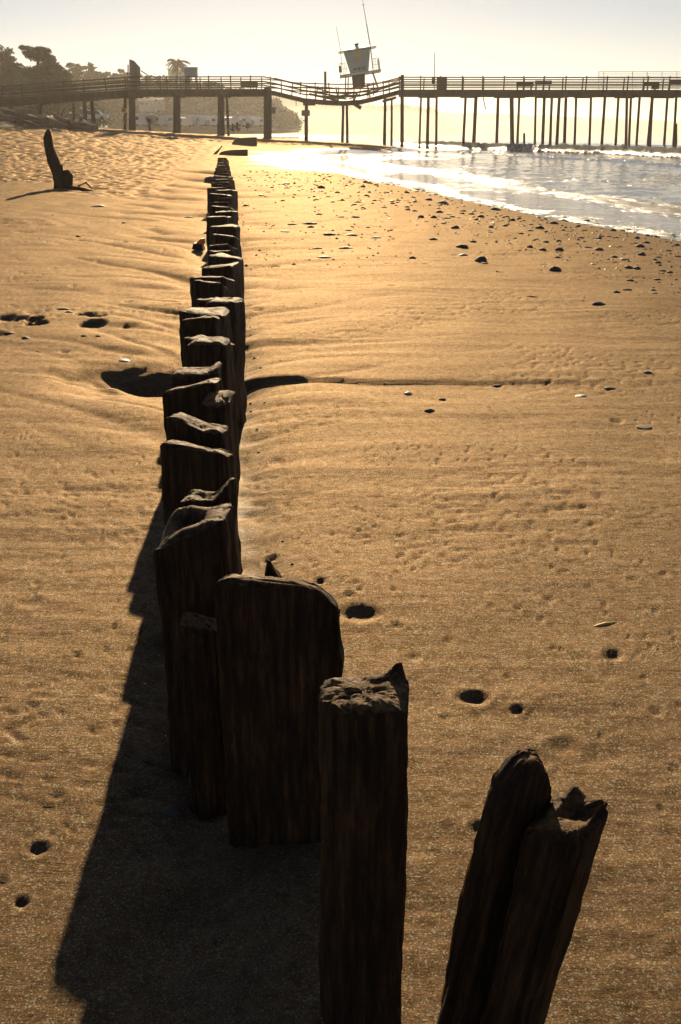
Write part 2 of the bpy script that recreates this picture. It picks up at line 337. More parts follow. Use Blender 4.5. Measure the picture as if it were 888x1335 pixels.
# scour trench along the foot of the row
ZZ -= .06 * np.exp(-(rx / .22) ** 2) * sstep(1.2, 2.2, YY) * (1 - sstep(20, 40, YY))
# deep scour pool left of the row and the long low scarp on the right
def pool(cx, cy, rx_, ry_, dep):
    global ZZ
    wx2 = .5 * rx_ * pn(XX * 1.6, YY * 2.2, 36) + .12 * pn(XX * 6, YY * 6, 37); wy2 = .5 * ry_ * pn(XX * 1.3, YY * 2, 38) + .05 * pn(XX * 5, YY * 8, 39)
    ZZ = ZZ - dep * np.exp(-(((XX - cx + wx2) / rx_) ** 2 + ((YY - cy + wy2) / ry_) ** 2) ** 1.15)
px_, py_, _ = hit(212, 490); pool(px_, py_, .44, .36, .125); px_, py_, _ = hit(160, 484); pool(px_, py_, .34, .20, .07)
px_, py_, _ = hit(470, 800); pool(px_, py_, .12, .06, .010)
hx, hy, _ = hit(600, 500)
scy = hy + .10 * np.sin(XX * 1.6) + .16 * pn(XX * .9, XX * 0 + 3.3, 15) + .03 * pn(XX * 5, YY * 3, 18)
scy = scy + .22 * np.exp(-((XX + .65) / .55) ** 2)
scar = 1 - sstep(-.035, .03, YY - scy)
ZZ += -.034 * np.exp(-np.clip(scy - YY + .03, 0, 9) / .5) * scar * sstep(-.85, -.68, XX) * (1 - sstep(1.1, 2.0, XX)) * (.8 + 2.2 * np.exp(-((XX + .65) / .42) ** 2)) * np.clip(.8 + .6 * pn(XX * 1.3, YY * 0, 16), .5, 1)
# footprints: trampled dry sand far left, scattered elsewhere
def dimple_field(cell, rad, dep, mask, seed, keep=1.0, stretch=1.0):
    global ZZ
    gx = XX / cell; gy = YY / (cell * stretch); ix = np.floor(gx).astype(int); iy = np.floor(gy).astype(int)
    acc = np.zeros_like(ZZ)
    for ox in (-1, 0, 1):
        for oy in (-1, 0, 1):
            jx, jy = ix + ox, iy + oy
            h1 = _perm[(_perm[(jx + seed) & 511] + jy) & 511] / 512.; h2 = _perm[(_perm[(jy + 91 + seed) & 511] + jx) & 511] / 512.
            h3 = _perm[(_perm[(jx + 33 + seed) & 511] + jy + 7) & 511] / 512.
            dx = (gx - jx - h1) * cell; dy = (gy - jy - h2) * cell * stretch
            rr_ = rad * (.6 + .8 * h3); q = (dx / rr_) ** 2 + (dy / (rr_ * 1.25 * stretch)) ** 2
            acc = np.minimum(acc, np.where(h3 < keep, -np.exp(-q * q) + .28 * np.exp(-((np.sqrt(q) - 1.5) / .35) ** 2), 0))
    ZZ = ZZ + acc * dep * mask
left = sstep(.8, 3.5, -rx)
dimple_field(.55, .16, .075, left * sstep(14, 26, YY) * (1 - sstep(60, 80, YY)) * sstep(-.25, .25, pn(XX * .25, YY * .12, 21) + .45 * sstep(22, 40, YY)), 5)
dimple_field(1.2, .38, .16, sstep(4, 10, s_) * sstep(45, 70, YY) * np.clip(.4 + left, 0, 1), 17)
dimple_field(.8, .06, .016, (1 - left) * dry * sstep(3, 6, YY) * (1 - sstep(20, 30, YY)), 40, .35)
hx0, hy0, _ = hit(55, 418)
dimple_field(.34, .10, .085, np.exp(-(((XX - hx0) / .75) ** 2 + ((YY - hy0) / .55) ** 2) ** 2), 60, .75)
dimple_field(.16, .016, .006, dry * sstep(1.0, 1.6, YY) * (1 - sstep(5, 7, YY)) * sstep(.0, .3, pn(XX * 1.1, YY * 1.1, 31)), 77, .45)
cr_ = pn(XX * 3.2, YY * 14 + .8 * pn(XX * 2, YY * 2, 24), 25); ZZ -= dry * sstep(1.2, 2.5, YY) * .0075 * np.exp(-(cr_ / .045) ** 2) * sstep(.02, .30, pn(XX * .9, YY * .8, 26)) * (1 - sstep(14, 26, YY))
dimple_field(.075, .012, .010, dry * sstep(.05, .3, pn(XX * 1.6 + 3, YY * 1.6, 27)) * sstep(1.4, 2, YY) * (1 - sstep(4.5, 7, YY)), 88, .45)
for hx, hy, hr, hk in holes_px_to_world():
    wx_ = hr * .35 * pn(XX / hr * .7, YY / hr * .7, 35); q = np.sqrt(((XX - hx + wx_) / hr) ** 2 + ((YY - hy + wx_) / (hr * .88)) ** 2)
    ZZ += (hk ** .8) * hr * (-.50 * np.exp(-q ** 2.6 * 1.5) + .13 * np.exp(-((q - 1.35) / .45) ** 2))
ZZ -= .9 * (1 - sstep(-8, -1.5, s_))                   # the sea bed drops away
wetness = np.clip(1 - sstep(-.1, .55, s_ + .5 * pn(XX * .8, YY * .35, 41)), 0, 1)
flat = sstep(45, 62, YY) * (1 - sstep(118, 135, YY)) * (1 - sstep(1.0, 4.2, s_ + 4.5 * pn(XX * .10, YY * .16, 44)))
wetness = np.maximum(wetness, flat)
ZZ = np.where(flat > .3, ZZ - .0 * flat, ZZ)
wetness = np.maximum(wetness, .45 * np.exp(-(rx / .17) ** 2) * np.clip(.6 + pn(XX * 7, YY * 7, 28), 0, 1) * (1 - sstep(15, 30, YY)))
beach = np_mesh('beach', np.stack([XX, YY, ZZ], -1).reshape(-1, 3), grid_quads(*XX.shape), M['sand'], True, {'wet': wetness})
tag(beach, kind='structure')

from mathutils.bvhtree import BVHTree
def ground(x, y):                                        # true height of the modelled sand
    i = int(np.clip(np.searchsorted(rows, y), 1, nR - 1)); 
    best = None
    for k in (i - 1, i):
        j = int(np.argmin(np.abs(XX[k] - x))); z = ZZ[k, j]; best = z if best is None else (best + z) / 2
    return float(best)

# inland apron behind the fan: the flat back beach and ground out to the hills
gx = np.linspace(-420, 240, 90); gy = np.linspace(296, 1400, 90); GX, GY = np.meshgrid(gx, gy)
GZ = smooth_ground(GX, np.minimum(GY, 999)) - .15 - .9 * (1 - sstep(-8, -1.5, shore(np.minimum(GY, 999)) - GX))
back = np_mesh('back_beach', np.stack([GX, GY, GZ], -1).reshape(-1, 3), grid_quads(*GX.shape), M['sand'], True, {'wet': np.zeros_like(GX)})
tag(back, kind='structure')
gx = np.linspace(-300, 60, 60); gy = np.concatenate([np.linspace(-60, -1, 20), np.linspace(0, .3, 3)]); GX, GY = np.meshgrid(gx, gy)
GZ = smooth_ground(GX, GY) - .02
tag(np_mesh('beach_behind', np.stack([GX, GY, GZ], -1).reshape(-1, 3), grid_quads(*GX.shape), M['sand'], True, {'wet': np.zeros_like(GX)}), kind='structure')

# ------------------------------------------------------------------ the sea
nW = 620
wr = np.exp(np.linspace(math.log(7), math.log(3800), nW))
wa = np.concatenate([np.linspace(-70, -22, 30)[:-1], np.linspace(-22, 24, 420), np.linspace(24, 72, 40)[1:]])
WY = np.repeat(wr[:, None], len(wa), 1); WX = wr[:, None] * np.tan(np.radians(wa))[None, :]
sw = shore(np.minimum(WY, 999)) - WX; off = -sw
xb = np.interp(WY, [40, 83, 99, 111, 128, 145, 200], [33, 25.5, 24, 19.5, 15.5, 13.5, 10]) + 1.0 * pn(WY * .12, WY * 0, 51)
q = WX - xb
bore = sstep(0, .9, q) * np.exp(-np.clip(q - .9, 0, 99) / 7.0) * sstep(40, 75, WY) * (1 - sstep(150, 220, WY))
face = np.exp(-((WY - 113) / 3.0) ** 2)                  # a stretch of unbroken blue face
chop = pn(WX * .9, WY * .6, 52) * .06 + pn(WX * 2.6, WY * 1.8, 53) * .025 + pn(WX * .16, WY * .10, 58) * .16 * sstep(12, 60, off)
WZ = SEA + chop * sstep(.5, 6, off) * (1 - sstep(200, 900, WY))
WZ += bore * (.74 + .30 * pn(WX * 1.1, WY * .7, 54) + .24 * pn(WX * 3.2, WY * 2.0, 55) * (1 - face))
q2 = WX - xb + 10 + 2.5 * pn(WY * .06, WY * 0, 56)
b2_ = sstep(0, .5, q2) * np.exp(-np.clip(q2 - .5, 0, 99) / 1.6) * sstep(45, 65, WY) * (1 - sstep(105, 125, WY)) * sstep(2, 5, off)
WZ += b2_ * (.14 + .10 * pn(WX * 3, WY * 2, 57))
q3 = WX - xb - 22
b3_ = np.exp(-(q3 / 3.5) ** 2) * sstep(60, 120, WY) * (1 - sstep(300, 500, WY)); WZ += b3_ * .5
foam_ = .75 * bore * (1 - .95 * face) * (q < 12) + .17 * b2_ * sstep(-.2, .3, pn(WX * .3, WY * .12, 59) + .15)
foam_ += .17 * (1 - sstep(.1, 1.6, off)) * (off > -1)          # lace at the very edge
foam_ += .13 * np.exp(-((off - 4 - 1.5 * pn(WY * .09, WX * .02, 60)) / .9) ** 2) + .16 * (1 - sstep(10, 24, off)) * np.clip(pn(WX * .25, WY * .07, 61) * 2 + .25, 0, 1)
foam_ += .12 * np.exp(-((q3) / 3) ** 2) * sstep(.05, .3, pn(WX * .1, WY * .03, 62))
water = np_mesh('water', np.stack([WX, WY, WZ], -1).reshape(-1, 3), grid_quads(*WX.shape), M['water'], True, {'foam': foam_})
tag(water, kind='structure')

# ------------------------------------------------------------------ hills
def ridge(name, pts, foot, mat, seed, amp=1.0, n=160):
    # pts: (px, py of the crest, distance); foot: (run towards the sea, base z)
    P = [(at(px, py, Y), Y) for px, py, Y in pts]; t = np.linspace(0, len(P) - 1, n)
    cx = np.interp(t, range(len(P)), [p.x for p, _ in P]); cy = np.interp(t, range(len(P)), [p.y for p, _ in P]); cz = np.interp(t, range(len(P)), [p.z for p, _ in P])
    run, bz = foot; prof = np.array([(-1, 0), (-.82, .10), (-.62, .34), (-.45, .58), (-.3, .78), (-.15, .93), (0, 1), (.25, 1.0), (.7, .92), (1.3, .7), (2.2, .2), (2.6, -.1)])
    prof = np.stack([np.interp(np.linspace(0, 1, 44), np.linspace(0, 1, len(prof)), prof[:, k]) for k in (0, 1)], 1)
    Y = cy[None] + prof[:, :1] * run; X = cx[None] * Y / cy[None]; Z = bz + (cz[None] - bz) * prof[:, 1:]
    Z = Z + amp * (2.2 * pn(X * .05, Y * .05, seed) + 1.0 * pn(X * .16, Y * .16, seed + 1) + .5 * pn(X * .5, Y * .5, seed + 2)) * np.clip(prof[:, 1:] * 2, 0, 1)
    o = np_mesh(name, np.stack([X, Y, Z], -1).reshape(-1, 3), grid_quads(*X.shape), mat, True); tag(o, kind='structure')
    return lambda i, j: (X[i, j], Y[i, j], Z[i, j]), X.shape
hillA, shA = ridge('hills', [(-420, 60, 235), (-200, 78, 235), (-60, 88, 235), (0, 92, 235), (35, 100, 235), (70, 118, 238), (105, 140, 242), (140, 160, 246)], (38, 2.6), M['scrub'], 70)
hillB, shB = ridge('hills', [(-150, 96, 420), (40, 98, 420), (100, 104, 420), (170, 108, 425), (230, 108, 435), (290, 116, 450), (330, 126, 470), (365, 140, 490), (390, 162, 500)], (55, 2.8), M['scrub'], 80)
hillC, shC = ridge('hills', [(200, 124, 2560), (330, 122, 2580), (400, 134, 2650), (460, 143, 2750), (520, 142, 2850), (560, 146, 2950), (600, 160, 3000)], (80, 0.5), M['scrub'], 90)
hillD, shD = ridge('hills', [(300, 140, 3650), (450, 146, 3650), (560, 147, 3650), (660, 149, 3650), (760, 153, 3650), (880, 158, 3650), (1000, 164, 3650), (1100, 172, 3650)], (200, 0), M['scrub'], 95, 2.0)

# ------------------------------------------------------------------ trees
def leafq(mb, c, size, r_, mi=0):
    a = Vector((r_.uniform(-1, 1), r_.uniform(-1, 1), r_.uniform(-.6, .6))).normalized(); b = a.orthogonal().normalized()
    b = (b * math.cos(q_ := r_.uniform(0, 6.28)) + a.cross(b) * math.sin(q_))
    a = a * size; b = b * size * .55
    mb.add([c - a * .5, c + b * .5, c + a * .5, c - b * .5], [(0, 1, 2, 3)], mi)
def clump(mb, c, rad, n, size, r_, flatz=.6):
    for _ in range(n):
        d = Vector((r_.gauss(0, 1), r_.gauss(0, 1), r_.gauss(0, 1))); d.normalize(); d *= r_.random() ** .5
        leafq(mb, c + Vector((d.x * rad, d.y * rad, d.z * rad * flatz)), size * r_.uniform(.6, 1.3), r_)
def tree(name, base, h, spread, label, cat, group, kind='cypress', leaf='leaf', n=26, per=70, size=.55, seed=1):
    r_ = random.Random(seed); t = thing(name, label, cat, base, group)
    lean = Vector((r_.uniform(-.06, .06), r_.uniform(-.05, .05), 0)) * h
    tr = MB(); top = Vector(base) + Vector((0, 0, h * .86)) + lean
    pts = [Vector(base) + (top - Vector(base)) * f + Vector((r_.uniform(-.02, .02) * h, r_.uniform(-.02, .02) * h, 0)) * (f > 0) for f in (0, .2, .4, .6, .8, 1)]
    pts[0].z -= .6
    tr.tube(pts, [h * .040, h * .032, h * .026, h * .02, h * .013, h * .006], 8, .3)
    cr = MB()
    for k in range(n):
        f = .30 + .70 * (k + r_.random()) / n; a = r_.uniform(0, 6.28)
        if kind == 'cypress': R_ = spread * (.35 + .65 * math.sin(min(1, (1.06 - f) / .62) * 1.57)) * r_.uniform(.45, 1.1)
        elif kind == 'umbrella': R_ = spread * (.4 + .6 * f) * r_.uniform(.3, 1.0); f = .55 + .45 * f
        else: R_ = spread * math.sin(3.14 * min(.95, max(.12, f * .8 + .12))) * r_.uniform(.3, 1.0)
        p0 = Vector(base) + (top - Vector(base)) * min(1, f * .93)
        p1 = p0 + Vector((math.cos(a) * R_, math.sin(a) * R_, h * r_.uniform(-.01, .09)))
        tr.tube([p0, (p0 + p1) / 2 + Vector((0, 0, -.01 * h)), p1], [h * .012, h * .008, h * .003], 5)
        clump(cr, p1, spread * r_.uniform(.22, .36), per, size, r_, .42)
        clump(cr, p0 + (p1 - p0) * .6, spread * r_.uniform(.18, .28), per // 2, size, r_, .5)
    tr.build('trunk', M['trunk'], t); cr.build('crown', M[leaf], t); return t
def gbase(px, py, Y): p = at(px, py, Y); return (p.x, p.y, p.z)

def windswept(label, Y, trunk, tips, seed):
    r_ = random.Random(seed); b_ = Vector(gbase(*trunk[0], Y)); t = thing('cypress_tree', label, 'tree', b_)
    tr = MB(); P = [at(px, py, Y) for px, py in trunk]; P[0].z -= .8; tr.tube(P, [.42 * (1 - .8 * i / (len(P) - 1)) + .05 for i in range(len(P))], 9, .3); cr = MB()
    for px, py, w_ in tips:
        tip = at(px, py, Y + r_.uniform(-1.5, 1.5)); j_ = min(range(len(P)), key=lambda i: abs(P[i].z - (tip.z - .5)) + .2 * abs(P[i].x - tip.x)); p0 = P[j_]
        tr.tube([p0, (p0 + tip) / 2 + Vector((0, 0, -.15)), tip], [.12, .08, .03], 5)
        for f in (.45, .7, .9, 1.0): clump(cr, p0 + (tip - p0) * f + Vector((0, r_.uniform(-.8, .8), .1)), w_ * (2.5 - 1.4 * f), 150, .36, r_, .5)
    tr.build('trunk', M['trunk'], t); cr.build('crown', M['leaf'], t)
windswept('tall windswept dark cypress with a ragged top above the pier ramp', 188, [(52, 140), (51, 120), (50, 102), (49, 88), (50, 76), (53, 69)],
  [(30, 63, .7), (32, 69, .6), (38, 73, .9), (45, 70, .8), (53, 65, .8), (60, 67, .8), (56, 75, 1.0), (66, 76, .9), (70, 79, .7), (64, 86, 1.2), (73, 86, 1.0), (78, 90, .8), (70, 95, 1.3), (82, 97, 1.0), (86, 100, .8), (76, 103, 1.3), (88, 106, .8), (60, 98, 1.4), (42, 92, 1.3), (36, 99, 1.2), (40, 108, 1.4), (58, 110, 1.5), (74, 112, 1.4), (86, 114, 1.0), (46, 118, 1.4), (64, 122, 1.5), (80, 123, 1.2), (34, 114, 1.2)], 5)
tree('cypress_tree', gbase(76, 146, 190), 7.2, 4.0, 'lower dark cypress at the right foot of the tall windswept one', 'tree', None, 'cypress', 'leaf', 30, 90, .6, 6)
tree('pine_tree', gbase(4, 120, 215), 9.6, 3.4, 'thin topped dark pine on the bluff at the left edge of the photo', 'tree', None, 'umbrella', 'leaf', 18, 60, .55, 7)
tree('pine_tree', gbase(18, 128, 212), 8.0, 4.2, 'broad dark evergreen on the bluff between the thin pine and the tall cypress', 'tree', None, 'round', 'leaf', 26, 80, .6, 8)
far_specs = [(92, 118, 330, 9.2, 3.6), (104, 120, 335, 9.0, 4.2), (117, 121, 345, 9.5, 4.4), (129, 122, 350, 7.5, 3.8), (141, 124, 360, 8.2, 4.0), (152, 124, 365, 7.6, 3.6), (162, 122, 370, 8.6, 4.0), (98, 136, 300, 7, 4.0), (88, 128, 300, 9, 3.6)]
for i, (px, py, Y, h, sp) in enumerate(far_specs):
    tree('round_tree', gbase(px, py, Y), h, sp, 'hazy grey green tree in the clump behind the pier ramp, right of the cypresses', 'tree', 'hazy trees behind the pier ramp', 'round', 'leaf2', 16, 42, .9, 20 + i)
# palm with drooping fronds
pb = gbase(230, 124, 300); pt = thing('palm_tree', 'hazy palm tree with drooping fronds rising behind the pier rail', 'tree', pb)
mb = MB(); ptop = Vector(pb) + Vector((.9, 0, 8.3)); mb.tube([Vector(pb) - Vector((0, 0, 1)), Vector(pb) + Vector((.3, 0, 3)), Vector(pb) + Vector((.6, 0, 6)), ptop], [.28, .24, .2, .2], 8); mb.build('trunk', M['trunk'], pt)
mb = MB(); r_ = random.Random(9)
for k in range(26):
    a = k * 2.4; L = r_.uniform(3.0, 4.4); el = r_.uniform(-.2, 1.0); prev = ptop.copy(); d = Vector((math.cos(a) * math.cos(el), math.sin(a) * math.cos(el), math.sin(el)))
    for s in range(9):
        d = (d + Vector((0, 0, -.16))).normalized(); nx = prev + d * L / 9; side = d.cross(Vector((0, 0, 1))).normalized()
        for sg in (-1, 1):
            tip = prev + side * sg * .55 * (1 - .5 * s / 9) + Vector((0, 0, -.45)); mb.add([prev, nx, tip + d * .25, tip], [(0, 1, 2, 3)])
        prev = nx
mb.build('crown', M['palm'], pt)
# wooded slopes far off, too many and too faint to count
mb = MB(); r_ = random.Random(31)
def woods(h, sh, i0, i1, j0, j1, n, rad, leaves, size):
    for _ in range(n):
        i = r_.randrange(i0, i1); j = r_.randrange(j0, j1); x, y, z = h(i, j); rr_ = rad * r_.uniform(.6, 1.5)
        for q_ in range(3): clump(mb, Vector((x + r_.uniform(-.6, .6) * rr_, y, z + rr_ * r_.uniform(.1, .7))), rr_ * .62, leaves // 3, size, r_, .75)
woods(hillA, shA, 3, 26, 45, 158, 260, 1.6, 45, .8)
woods(hillB, shB, 3, 26, 20, 158, 520, 2.2, 42, 1.25)
woods(hillC, shC, 20, 26, 5, 150, 300, 9.5, 60, 5.0)
tag(mb.build('woods', M['leaf2']), 'hazy scrub and treetops covering the far bluffs', 'woods', None, 'stuff')

# ------------------------------------------------------------------ houses on the bluff, campers and a car behind the beach
def house(px, py, Y, w, d, h, label):
    b_ = Vector(gbase(px, py, Y)); t = thing('beach_house', label, 'house', b_, 'houses on the bluff')
    mb = MB(); mb.box(b_ + Vector((0, 0, h / 2 - .6)), (w, d, h + 1.2)); mb.build('wall', M['stucco'], t)
    mb = MB(); z = b_.z + h; x0, x1, y0, y1 = b_.x - w * .56, b_.x + w * .56, b_.y - d * .6, b_.y + d * .6
    mb.add([(x0, y0, z + .003), (x1, y0, z + .003), (x1, y1, z + .003), (x0, y1, z + .003), (x0, b_.y, z + h * .35), (x1, b_.y, z + h * .35)], [(0, 1, 5, 4), (2, 3, 4, 5), (1, 2, 5), (3, 0, 4), (3, 2, 1, 0)]); mb.build('roof', M['roof'] if w > 6.5 else M['tile'], t)
    for k in (-.28, .05, .32):
        mb = MB(); mb.box(b_ + Vector((w * k, -d / 2 - .03, h * .55)), (w * .16, .06, h * .34)); mb.build('window', M['glass'], t)
house(186, 134, 395, 7.5, 6, 2.6, 'white roofed house on the bluff between the signed piles and the next bent')
house(193, 141, 385, 5.5, 5, 2.4, 'small house just below the white roofed one on the bluff')
house(203, 139, 390, 6, 5, 2.2, 'small pale house right of the white roofed one on the bluff')
house(235, 101, 455, 9, 7, 3, 'pale house on top of the far bluff behind the pier rail')

def camper(px, py, Y, L, h, kind=0):
    b_ = Vector(gbase(px, py, Y)); t = thing('parked_camper', 'pale camper in the hazy row parked behind the beach, seen under the pier', 'camper', b_, 'campers parked behind the beach')
    mb = MB(); mb.box(b_ + Vector((0, 0, h * .58)), (L, 2.3, h * .78)); mb.box(b_ + Vector((-L * .1, 0, h * 1.0)), (L * .7, 2.0, h * .07)); mb.build('body', M[('white', 'stucco', 'white', 'blue_grey')[kind % 4]], t)
    if kind % 3 == 1:
        mb = MB(); mb.add([b_ + Vector(q) for q in ((-L*.4, -1.2, h*.92), (L*.2, -1.2, h*.92), (L*.2, -3.2, h*.78), (-L*.4, -3.2, h*.78), (-L*.4, -1.2, h*.95), (L*.2, -1.2, h*.95), (L*.2, -3.2, h*.81), (-L*.4, -3.2, h*.81))], [(3,2,1,0),(4,5,6,7),(0,1,5,4),(1,2,6,5),(2,3,7,6),(3,0,4,7)]); mb.build('awning', M['roof'], t)
    mb = MB(); mb.box(b_ + Vector((L * .58, 0, h * .40)), (L * .20, 2.1, h * .42)); mb.build('cab', M['blue_grey'], t)
    for k in ((-.32, .12), (-.1,), (-.25, .3))[kind % 3]:
        mb = MB(); mb.box(b_ + Vector((L * k, -1.17, h * .66)), (L * .17, .05, h * .24)); mb.build('window', M['glass'], t)
    for k in (-.3, .52):
        mb = MB(); c = b_ + Vector((L * k, -1.0, .36)); mb.tube([c - Vector((0, .16, 0)), c + Vector((0, .16, 0))], .36, 12); mb.build('wheel', M['black'], t)
    return t
for k, (px, Y, L, h) in enumerate([(190, 262, 6.2, 3.0), (203, 272, 5.4, 2.7), (214, 262, 6.0, 2.6), (222, 282, 5.6, 2.8), (239, 270, 5.2, 2.5), (247, 285, 6.0, 2.9), (256, 272, 4.8, 2.6), (263, 290, 6.4, 3.0), (272, 276, 5.0, 2.5), (279, 292, 5.2, 2.8), (299, 286, 5.6, 2.8), (308, 300, 6.2, 2.8), (316, 290, 5.0, 2.6), (326, 304, 6.0, 2.9), (334, 296, 5.2, 2.5), (341, 310, 5.2, 2.6)]):
    p = at(px, 164.6 - .010 * (px - 190) , Y); camper(px, 165.5, Y, L, h, k)

# ------------------------------------------------------------------ the pier
PY, PW = 130.0, 5.6
def pz(py): return at(444, py, PY).z
def pp(px, py, y=0.0):
    p = at(px, py, PY); return Vector((p.x, PY + y, p.z))
PXM = (at(445, 120, PY) - at(444, 120, PY)).x            # metres per photograph pixel at the pier
DECK = [(-260, 153), (-60, 133.5), (0, 128.5), (40, 126), (130, 119.5), (165, 117), (182, 116.2), (240, 116.2), (300, 116), (344, 116), (358, 118.5), (378, 123.5), (397, 128), (425, 130.5), (448, 131.5), (470, 130), (488, 126), (505, 121.5), (523, 116.5), (560, 116.6), (700, 116.8), (888, 117), (1200, 117), (1600, 117)]
dxs, dys = [a for a, _ in DECK], [b for _, b in DECK]
def deck_y(px): return float(np.interp(px, dxs, dys))
pier = thing('pier', 'long dark timber pier with a sagging broken middle crossing the beach into the sea', 'pier', (at(444, 170, PY).x, PY + PW / 2, 0))
mb = MB(); xs = sorted(set(dxs + list(range(-250, 1600, 20))))
for a, c in zip(xs[:-1], xs[1:]):
    th = 7.2 if not (350 < (a + c) / 2 < 520) else 4.6
    A0, A1 = pp(a, deck_y(a)), pp(c, deck_y(c)); dz = th * PXM * 1.03
    P = [A0, A1, A1 + Vector((0, PW, 0)), A0 + Vector((0, PW, 0))]; Q = [p - Vector((0, 0, .16)) for p in P]
    mb.add(P + Q, [(0, 1, 2, 3), (7, 6, 5, 4), (0, 4, 5, 1), (2, 6, 7, 3)])
    for yy in (.12, PW * .36, PW * .66, PW - .38):
        s0, s1 = A0 + Vector((0, yy, -.163)), A1 + Vector((0, yy, -.163)); w_ = Vector((0, .26, 0)); hh = Vector((0, 0, -(dz - .163)))
        P = [s0, s1, s1 + w_, s0 + w_, s0 + hh, s1 + hh, s1 + w_ + hh, s0 + w_ + hh]; mb.add(P, [(0, 1, 2, 3), (7, 6, 5, 4), (0, 4, 5, 1), (2, 6, 7, 3), (0, 3, 7, 4), (1, 5, 6, 2)])
mb.build('deck', M['pier'], pier)
# railings: top, middle and low rails on both sides, posts every 2.6 m
def rail_line(offs, y, x0, x1, w, h, bend=None):
    mb = MB(); pts = [x for x in xs if x0 <= x <= x1]
    for a, c in zip(pts[:-1], pts[1:]):
        da, dc = (bend or deck_y)(a), (bend or deck_y)(c); mb.bar(pp(a, da - offs, y), pp(c, dc - offs, y), w, h)
    return mb
far_dx = [350, 380, 440, 500, 523]; far_dy = [116, 121, 123.2, 122.0, 116.5]
def far_deck(px): return float(np.interp(px, far_dx, far_dy)) if 350 < px < 523 else deck_y(px)
def add_rail(mbs, name): 
    m_ = MB()
    for q_ in mbs: m_.add(q_.v, q_.f)
    return m_.build(name, M['pier'], pier)
for y, fn in ((.06, deck_y), (PW - .1, far_deck)):
    for offs, hh in ((15.9, .13), (9.8, .16), (4.9, .14)):
        add_rail([rail_line(offs, y, -250, 1590, .09, hh, fn)], 'rail')
k = 0
x = -240.0
while x < 1590:
    far = 1 - PW / (PY + PW)
    for y, fn, lab in ((.17, deck_y, 0), (PW - .22, far_deck, 1)):
        if y > 1 and not (180 < x < 900): continue
        if not (-60 < x < 960): continue
        j = rng.uniform(-1.2, 1.2); base = pp(x + j + (9 if lab else 0), fn(x + j + (9 if lab else 0)), y); lean = .12 * math.sin(k * 1.7) if 360 < x < 520 else .02 * math.sin(k * 3.1)
        m_ = MB(); m_.bar(base - Vector((0, 0, .02)), base + Vector((lean, 0, 16.4 * PXM)), .13, .13); m_.build('rail_post', M['pier'], pier)
    x += 27.0 if not (355 < x < 520) else 20.0; k += 1
# piles: (px top, py top, px foot, py foot, width px, depth y, split)
PILES = [(49.5,131,49,152,8,.5),(86.5,132,86,148,3,3.4),(109,124,110.5,156,4.8,.4),(117,123,121,158,5.5,.8),
 (162,123,162,167.5,4,.5),(171.5,119,171.8,168.5,9.0,.3),(229.8,122,229.9,168.5,9.6,.4),
 (287.6,122,287.8,170.5,9.2,.4),(293,123.5,295.4,171,3.4,2.4),(349,113,348.7,177.5,10.6,.2),(399.5,132,399,180.5,4.8,.6),
 (447.6,135,446.3,181,3.6,1.2),(452.4,135,453,181.5,3.4,.5),(504,125,503,183.8,4.0,3.9),(512,125,511.6,185.2,3.0,2.2),(524.7,97.5,524.2,187.5,4.6,.1),
 (552.5,123,550,185.5,2.7,4.2),(561,123,559.5,187.2,4.2,2.6),(569.8,123,569.2,189.5,3.2,.4),(610.5,123,606.8,190,3.6,2.6),(621.6,123,618,191.4,4.6,.6),(623.6,123,619.3,191.2,2.2,1.6),
 (655,123,652.6,192.2,4,3.4),(666.8,123,668.6,193.2,3.6,.5),(670.4,123,671.6,193.2,3.4,1.3),(681.5,123,678.5,193.5,3.4,2.4),
 (707,123,705.8,190,3.2,4.2),(716.1,123,713.3,192,4.2,3.0),(722.2,123,719.7,193,3.6,1.2),(735,123,731,193,4.2,2.5),(739.2,123,737,194,4,.5),
 (759.5,123,757.2,193,3.4,3.4),(772,123,770,194,3.2,.5),(794.2,123,789.3,194,3.8,2.0),(816,124,811.8,194,3.4,3.4),(819.2,124,818.8,194,3.8,.6),(833.4,123,830.8,194,3.2,3.6),(840.8,123,836.1,194,3.4,2.2),
 (852.4,123,845.7,194,4.2,.5),(860.3,124,857,194,3.4,3.0),(875.7,123,871,194,3.4,1.6),(883.6,123,880,195,3.4,.5),
 (905,123,902,195,3.6,.5),(912,123,908,195,3.6,3),(938,123,935,195,3.6,.5),(946,123,941,195,3.6,3),(-20,134,-20,150,7,.5),(-75,138,-75,152,7,.5)]
for (xt, yt, xf, yf, w_, dy) in PILES:
    a = pp(xf, yf + 6, dy); c = pp(xt, yt + (1.5 if yt > 100 else 0), dy)
    a.z = min(a.z, float(smooth_ground(a.x, a.y)) - .5)
    m_ = MB(); r0 = w_ * PXM / 2; mid = (a + c) / 2
    m_.tube([a, a + (c - a) * .25, mid, a + (c - a) * .75, c], [r0 * 1.05, r0 * 1.06, r0, r0 * .98, r0 * .95], 12, .12); m_.build('pile', M['pier'], pier, True)
